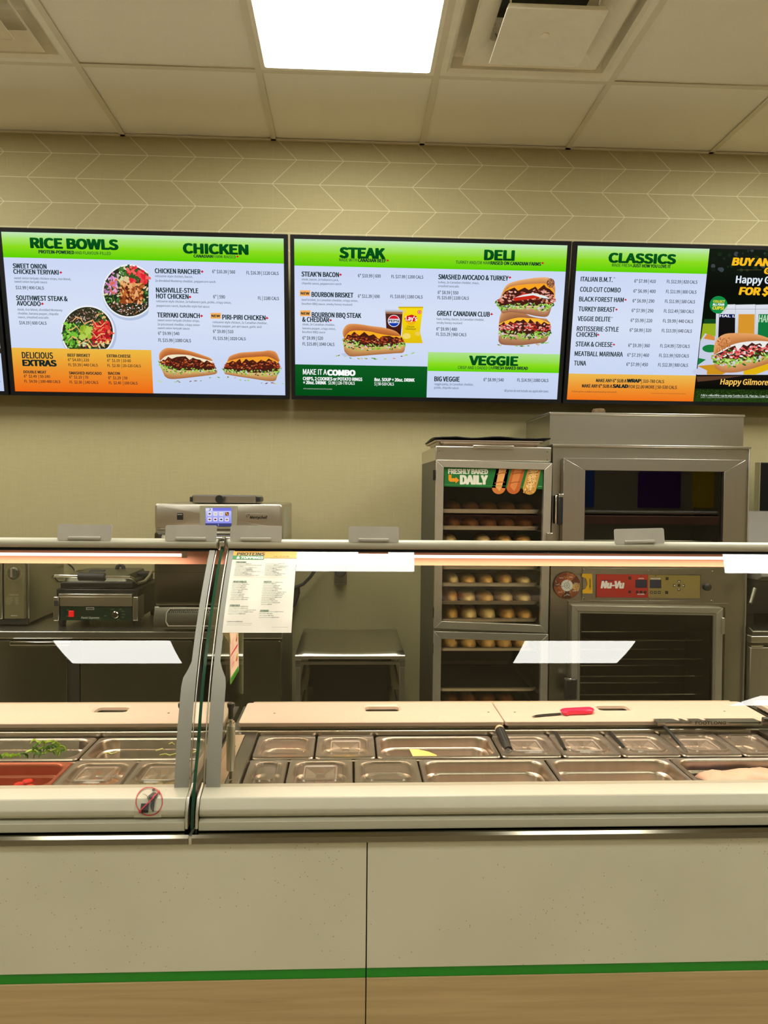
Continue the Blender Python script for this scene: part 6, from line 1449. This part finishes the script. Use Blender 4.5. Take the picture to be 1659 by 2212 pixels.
# right unit, back row
gpan(-.250,-.0865,'b','plain lidded steel pan with orange cheese, back row left corner',False,('orange',.045,1))
gpan(-.0865,.0755,'b','lidded pan of yellow pieces in the back row, left of the open gold pan',True,('yellowfood',.04,2))
gpan(.0755,.405,'b','wide open empty steel pan holding one cheese slice, back row')
gpan(.405,.5675,'b','lidded pan with a fat black brush handle sticking out',True,('olive',.06,3))
gpan(.5675,.7275,'b','lidded pan with the shorter thin black handle, below the knife',True,('olive',.06,4))
gpan(.7275,.8885,'b','lidded pan with a thin black handle, second left of the foot-long gauge corner',True,('olive',.06,5))
gpan(.8885,1.055,'b','lidded pan with the longest black handle, under the foot-long gauge',True,('olive',.07,6))
gpan(1.055,1.178,'b','narrow lidded pan at the right end of the back row',False,('olive',.05,7))
# right unit, front row
gpan(-.250,-.149,'f','small narrow lidded pan at the left end of the front row',False,('olive',.05,8))
gpan(-.149,.0155,'f','lidded pan with pink meat inside, front row',True,('pinkfood',.045,9))
gpan(.0155,.181,'f','flat lidded greyish pan between the meat pan and the empty pans',False,('olive',.05,10))
gpan(.181,.512,'f','open empty long steel pan, leftmost of the two brownish ones in the front row')
gpan(.512,.841,'f','open empty long steel pan just left of the ham pan')
gpan(.841,1.171,'f','open long steel pan heaped with pale ham')
# left unit
gpan(-1.35,-1.020,'b','open pan beyond the left edge of the picture, back row')
gpan(-1.020,-.690,'b','open pan lined with cloudy plastic holding green pepper strips')
gpan(-.690,-.374,'b','open pan lined with cloudy plastic holding shreds of lettuce')
gpan(-1.35,-1.020,'f','open pan beyond the left edge of the picture, front row')
gpan(-1.020,-.690,'f','open pan with red tomato pieces at the bottom left',m='pan_red')
gpan(-.690,-.5295,'f','lidded pan of orange cheese right of the tomato pan',True,('orange',.03,11))
gpan(-.5295,-.374,'f','lidded pan of yellow pieces beside the glass partition, left unit',True,('yellowfood',.03,12))
# loose food
def wedge(name, pts, z, th, m, label, cat, rot=None, group=None):
    mb = MB(); mb.loops([[(x,y,z) for x,y in pts],[(x,y,z+th) for x,y in pts]], True, True, True)
    o = mb.build(name, m, None); tag(o, label, cat, group); return o
def onz(px, py, z): d = ray(px,py); tt_ = (z-CZ)/d.z; return (d.x*tt_, d.y*tt_)
cs = MB(); A_ = [onz(884,1617.5,ZP-.045), onz(905,1619,ZP-.04), onz(925,1623,ZP-.043), onz(944,1631,ZP-.06)]
z_ = ZP-.05
P_ = [at(884,1617.5,2.06),at(903,1618.5,2.06),at(925,1623.5,2.055),at(943.5,1631,2.05),at(941,1636,2.03),at(893,1636,2.03)]
cs.loops([[tuple(q) for q in P_],[(q.x,q.y+.004,q.z-.001) for q in P_]], True, True, True); o = cs.build('cheese_slice', 'cheese', None)
tag(o, 'triangular yellow cheese slice leaning in the open pan', 'cheese')
# ham heap
hm_ = MB(); n = 20; L = []; x0, x1 = .885, 1.16
hp_ = [(.885,.0),(.90,.012),(.93,.022),(.96,.017),(.985,.021),(1.01,.026),(1.05,.026),(1.09,.018),(1.12,.014),(1.16,.020)]
def hh_(x):
    for (a, b), (c, d) in zip(hp_, hp_[1:]):
        if a <= x <= c: return b+(d-b)*(x-a)/(c-a)
    return 0
for j in range(9):
    v = j/8; y = 1.80+.10*v; row = []
    for i in range(n+1):
        x = x0+(x1-x0)*i/n; row.append((x,y,ZP-.06+(hh_(x)+.028)*math.sin(math.pi*min(1,.25+.75*(1-v)))**.6+.002*math.sin(x*90+j)))
    L.append(row)
hm_.loops(L, False); o = hm_.build('sliced_ham', 'ham', None, smooth=True); o.location.z = .008
s_ = o.modifiers.new('s','SOLIDIFY'); s_.thickness = .004; tag(o, 'mound of pale pink sliced ham in the front right pan', 'ham')
# cloudy liners
for a, b, lab in ((-1.0,-.735,'cloudy plastic liner in the green pepper pan'),(-.625,-.39,'cloudy plastic liner in the lettuce pan')):
    mb = MB(); L = []; rr = random.Random(int(-a*100))
    for j in range(10):
        v = j/9; row = []
        for i in range(25):
            u = i/24; row.append((a+(b-a)*u-.012*(1-v)*math.sin(u*3), 2.1215-.016*v+.0012*rr.uniform(-1,1)+.0015*math.sin(u*31), ZP-.003-v*.085+.0010*math.sin(u*20)))
        L.append(row)
    mb.loops(L, False); o = mb.build('pan_liner', 'film', None, smooth=True); tag(o, lab, 'liner')
# green pepper strips
rr = random.Random(5); src = None
pl = [(118,1608),(132,1612),(150,1606),(168,1607),(185,1613),(196,1610),(178,1618),(162,1621),(145,1622),(128,1623),(200,1622),(212,1619),(215,1627),(190,1628),(172,1629),(152,1630),(136,1630),(112,1631),(98,1630),(86,1633),(62,1634),(48,1635),(30,1636),(14,1636),(-4,1634)]
kd = ['upper','middle','lower']
for i, (px, py) in enumerate(pl):
    px = px*.62
    c = at(px,py,2.03); L_s = rr.uniform(.016,.03); a_ = rr.uniform(-1.0,1.3); mb = MB(); P_ = []
    for q in range(7):
        u = q/6-.5; P_.append((L_s*u, .008*(1-4*u*u)*rr.uniform(.6,1.2), .004*math.sin(q)))
    mb.loops([[(x,y-.003,z),(x,y+.003,z),(x,y+.0025,z+.0022),(x,y-.0025,z+.0022)] for x,y,z in P_], True, True, True)
    o = mb.build('pepper_strip', 'pepper' if rr.random() < .75 else 'pepper_dark', None, smooth=True)
    o.location = (c.x, 2.03+rr.uniform(-.012,.012), c.z); o.rotation_euler = (1.2+rr.uniform(-.5,.3), rr.uniform(-.9,.9), a_*.4)
    tag(o, 'curved strip of green pepper in the cloudy lined pan', 'pepper', 'green pepper strips in the left pan')
# base of peppers and lettuce under the strips
for a, b, mt, nm, lab in ((-.99,-.74,'pepper','pepper_heap','heap of green pepper strips lying at the bottom of the pan'),(-.62,-.40,'lettuce','lettuce_heap','thin layer of shredded lettuce at the bottom of the pan')):
    mb = MB(); r = random.Random(8)
    for q in range(260):
        x, y, z = r.uniform(a,b), r.uniform(2.0,2.09), ZP-.078+r.uniform(0,.012); an = r.uniform(0,3.1); l_ = r.uniform(.006,.014); dx, dy = l_*math.cos(an), l_*math.sin(an)
        mb.add([(x-dx,y-dy,z),(x+dx,y+dy,z+r.uniform(-.003,.003)),(x+dx-dy*.2,y+dy+dx*.2,z+.001),(x-dx-dy*.2,y-dy+dx*.2,z+.001)], [(0,1,2,3)])
    o = mb.build(nm, mt, None); tag(o, lab, 'vegetables', kind='stuff')
for i, (px, py, l_) in enumerate(((234,1628,.012),(246,1630,.010),(358,1631,.016),(375,1632,.012),(372,1607,.008),(345,1622,.010),(424,1626,.010))):
    c = at(px,py,2.07); mb = MB().tube([(c.x-l_,2.07,c.z),(c.x,2.068,c.z+.004),(c.x+l_*.8,2.07,c.z+(.006 if i % 2 else -.002))], .0018, 6); o = mb.build('lettuce_shred', 'lettuce', None, smooth=True); tag(o, 'single pale lettuce shred clinging in the lettuce pan', 'lettuce', 'loose lettuce shreds')
for i, (px, py, w_) in enumerate(((52,1697.5,.013),(38,1700,.012),(66,1700,.010))):
    c = at(px,py,1.84); mb = lathe([(.0,0),(w_*.8,.0),(w_,.003),(w_*.8,.006),(0,.007)], c=(c.x,1.86-.012*i,c.z), k=12); o = mb.build('tomato_piece', 'tomato', None, smooth=True); tag(o, 'red tomato slice piece at the front of the tomato pan', 'tomato', 'tomato pieces in the red pan')
o = heap(-.985,-.73,1.815,1.90,ZP-.075,.012,'tomato',None,31); o.name = 'tomato_layer'; tag(o, 'layer of chopped red tomato at the bottom of the tomato pan', 'tomato', kind='stuff')
# ---- utensils
def rod(name, P, r, m, label, cat, k=12): o = MB().tube(P, r, k).build(name, m, None, smooth=True); return tag(o, label, cat)
t = thing('basting_brush', 'thick ribbed black brush handle with pale end cap', 'brush', tuple(at(1090,1605,2.08)))
a, b = at(1079,1575,2.135), at(1093,1608,2.05); d = (b-a)
MB().tube([tuple(a+d*.1),tuple(b),tuple(b+d*.35)], [.0125,.0125,.011], 16).build('handle', 'rubber', t, smooth=True)
for q in range(10):
    an = 2*math.pi*q/10; e1 = d.cross(Vector((1,0,0))).normalized(); e2 = d.cross(e1).normalized(); of = e1*.0125*math.cos(an)+e2*.0125*math.sin(an)
    MB().tube([tuple(a+d*.12+of),tuple(b+of)], .0011, 5).build('rib', 'black', t)
MB().tube([tuple(a-d*.02),tuple(a+d*.1)], [.0128,.0132], 16).build('end_cap', mat('cream_plastic', srgb(196,176,140), .5), t, smooth=True)
for (p0, p1, Y0, Y1, lab, r_, nm) in (((1201,1583),(1216,1611),2.14,2.04,'short thin black handle sticking out of the lid below the knife',.0055,'spoon'),((1316,1581),(1341,1608),2.14,2.05,'thin black handle sticking out of the lid right of centre',.0055,'spoon'),((1424,1556),(1469,1608),2.158,2.045,'long thin black handle reaching up to the foot-long gauge',.0052,'tongs')):
    a, b = at(*p0,Y0), at(*p1,Y1); d = b-a
    t = thing(nm, lab, 'utensil', tuple(a))
    MB().tube([tuple(a),tuple(a+d*.08),tuple(b),tuple(b+d*.3)], [r_*.6,r_,r_,r_*.9], 10).build('handle', 'black', t, smooth=True)
    MB().tube([tuple(a-d*.002),tuple(a+d*.04)], [r_*.5,r_*.75], 10).build('tip', mat('grey_tip', srgb(120,112,98), .4), t, smooth=True)
# ---- knife with pink handle
t = thing('paring_knife', 'small knife with a bright pink handle lying on the cutting board', 'knife', (.63,2.21,.891))
def kz(px, py, dz=0): x, y = onz(px,py,.893); return Vector((x,y,.893+dz))
A = [kz(1148.5,1548.5),kz(1158,1545),kz(1175,1543),kz(1211,1540.3),kz(1212,1543.5),kz(1180,1546),kz(1160,1548)]
MB().loops([[tuple(q) for q in A],[(q.x,q.y,q.z+.0012) for q in A]], True, True, True).build('blade', 'knifeblade', t)
H = [(1210,1538.5),(1216,1537),(1240,1535.8),(1276,1534.2),(1281,1535),(1283.5,1538),(1281,1541.5),(1262,1543),(1230,1543.8),(1224,1545.5),(1217,1544.8),(1212,1541.5)]
c_ = [kz(*q) for q in H]; ct = sum(c_, Vector())/len(c_)
MB().loops([[tuple(q-Vector((0,0,.001))) for q in [ct+(q-ct)*.9 for q in c_]],[tuple(q+Vector((0,0,.004))) for q in c_],[tuple(q+Vector((0,0,.008))) for q in c_],[tuple(q+Vector((0,0,.0115))) for q in [ct+(q-ct)*.86 for q in c_]]], True, True, True).build('handle', 'red', t, smooth=True)
# ---- foot-long gauge
gx0, gx1 = U_(1421,1557,.90), U_(1647,1556,.90)
t = thing('bread_gauge', 'steel foot-long bread measuring gauge with a printed arrow', 'gauge', ((gx0+gx1)/2,2.12,.89))
gy0 = 2.128
zt_g = at(1530,1561.5,gy0).z; zb_g = at(1530,1567,gy0).z
MB().box(gx0,gx1,gy0,gy0+.002,zb_g-.001,zt_g+.001).build('front_face', 'steel_h', t)
cuts = [0,.243,.322,.333,.335,.497,.499,1]
segs_ = [(0,.238),(.247,.322),(.330,.490),(.497,1.0)]
for a, b in segs_:
    A0, B0 = gx0+(gx1-gx0)*a, gx0+(gx1-gx0)*b
    MB().add([(A0+(.0 if a == 0 else .002),gy0,zt_g+.001),(B0,gy0,zt_g+.001),(B0-.014 if b < 1 else B0-.006,gy0+.038,zt_g+.001),(A0+(-.002 if a else 0),gy0+.038,zt_g+.001)], [(0,1,2,3)]).build('top_flange', 'steel_h', t)
p = Print(to_plane(gy0-.0006,1360,1500,5.548))
p.rect(425,342,748,347,srgb(40,36,30)); p.text('FOOTLONG',790,361,1152,38,srgb(45,40,34),bold=.02); p.rect(1190,338,1570,343,srgb(40,36,30)); p.poly([(1545,320),(1552,318),(1575,340),(1550,360),(1543,358),(1564,340)], srgb(40,36,30))
p.build('gauge_lettering', 'print', t, facing(gy0-.0006))
# small black thing at the right edge on the third board
k = U_(1664,1560,.90); o = MB().tube([(k,2.15,.895),(k+.09,2.15,.895)], .008, 10).build('black_utensil', 'black', None, smooth=True); tag(o, 'end of a black utensil just entering at the right edge', 'utensil')
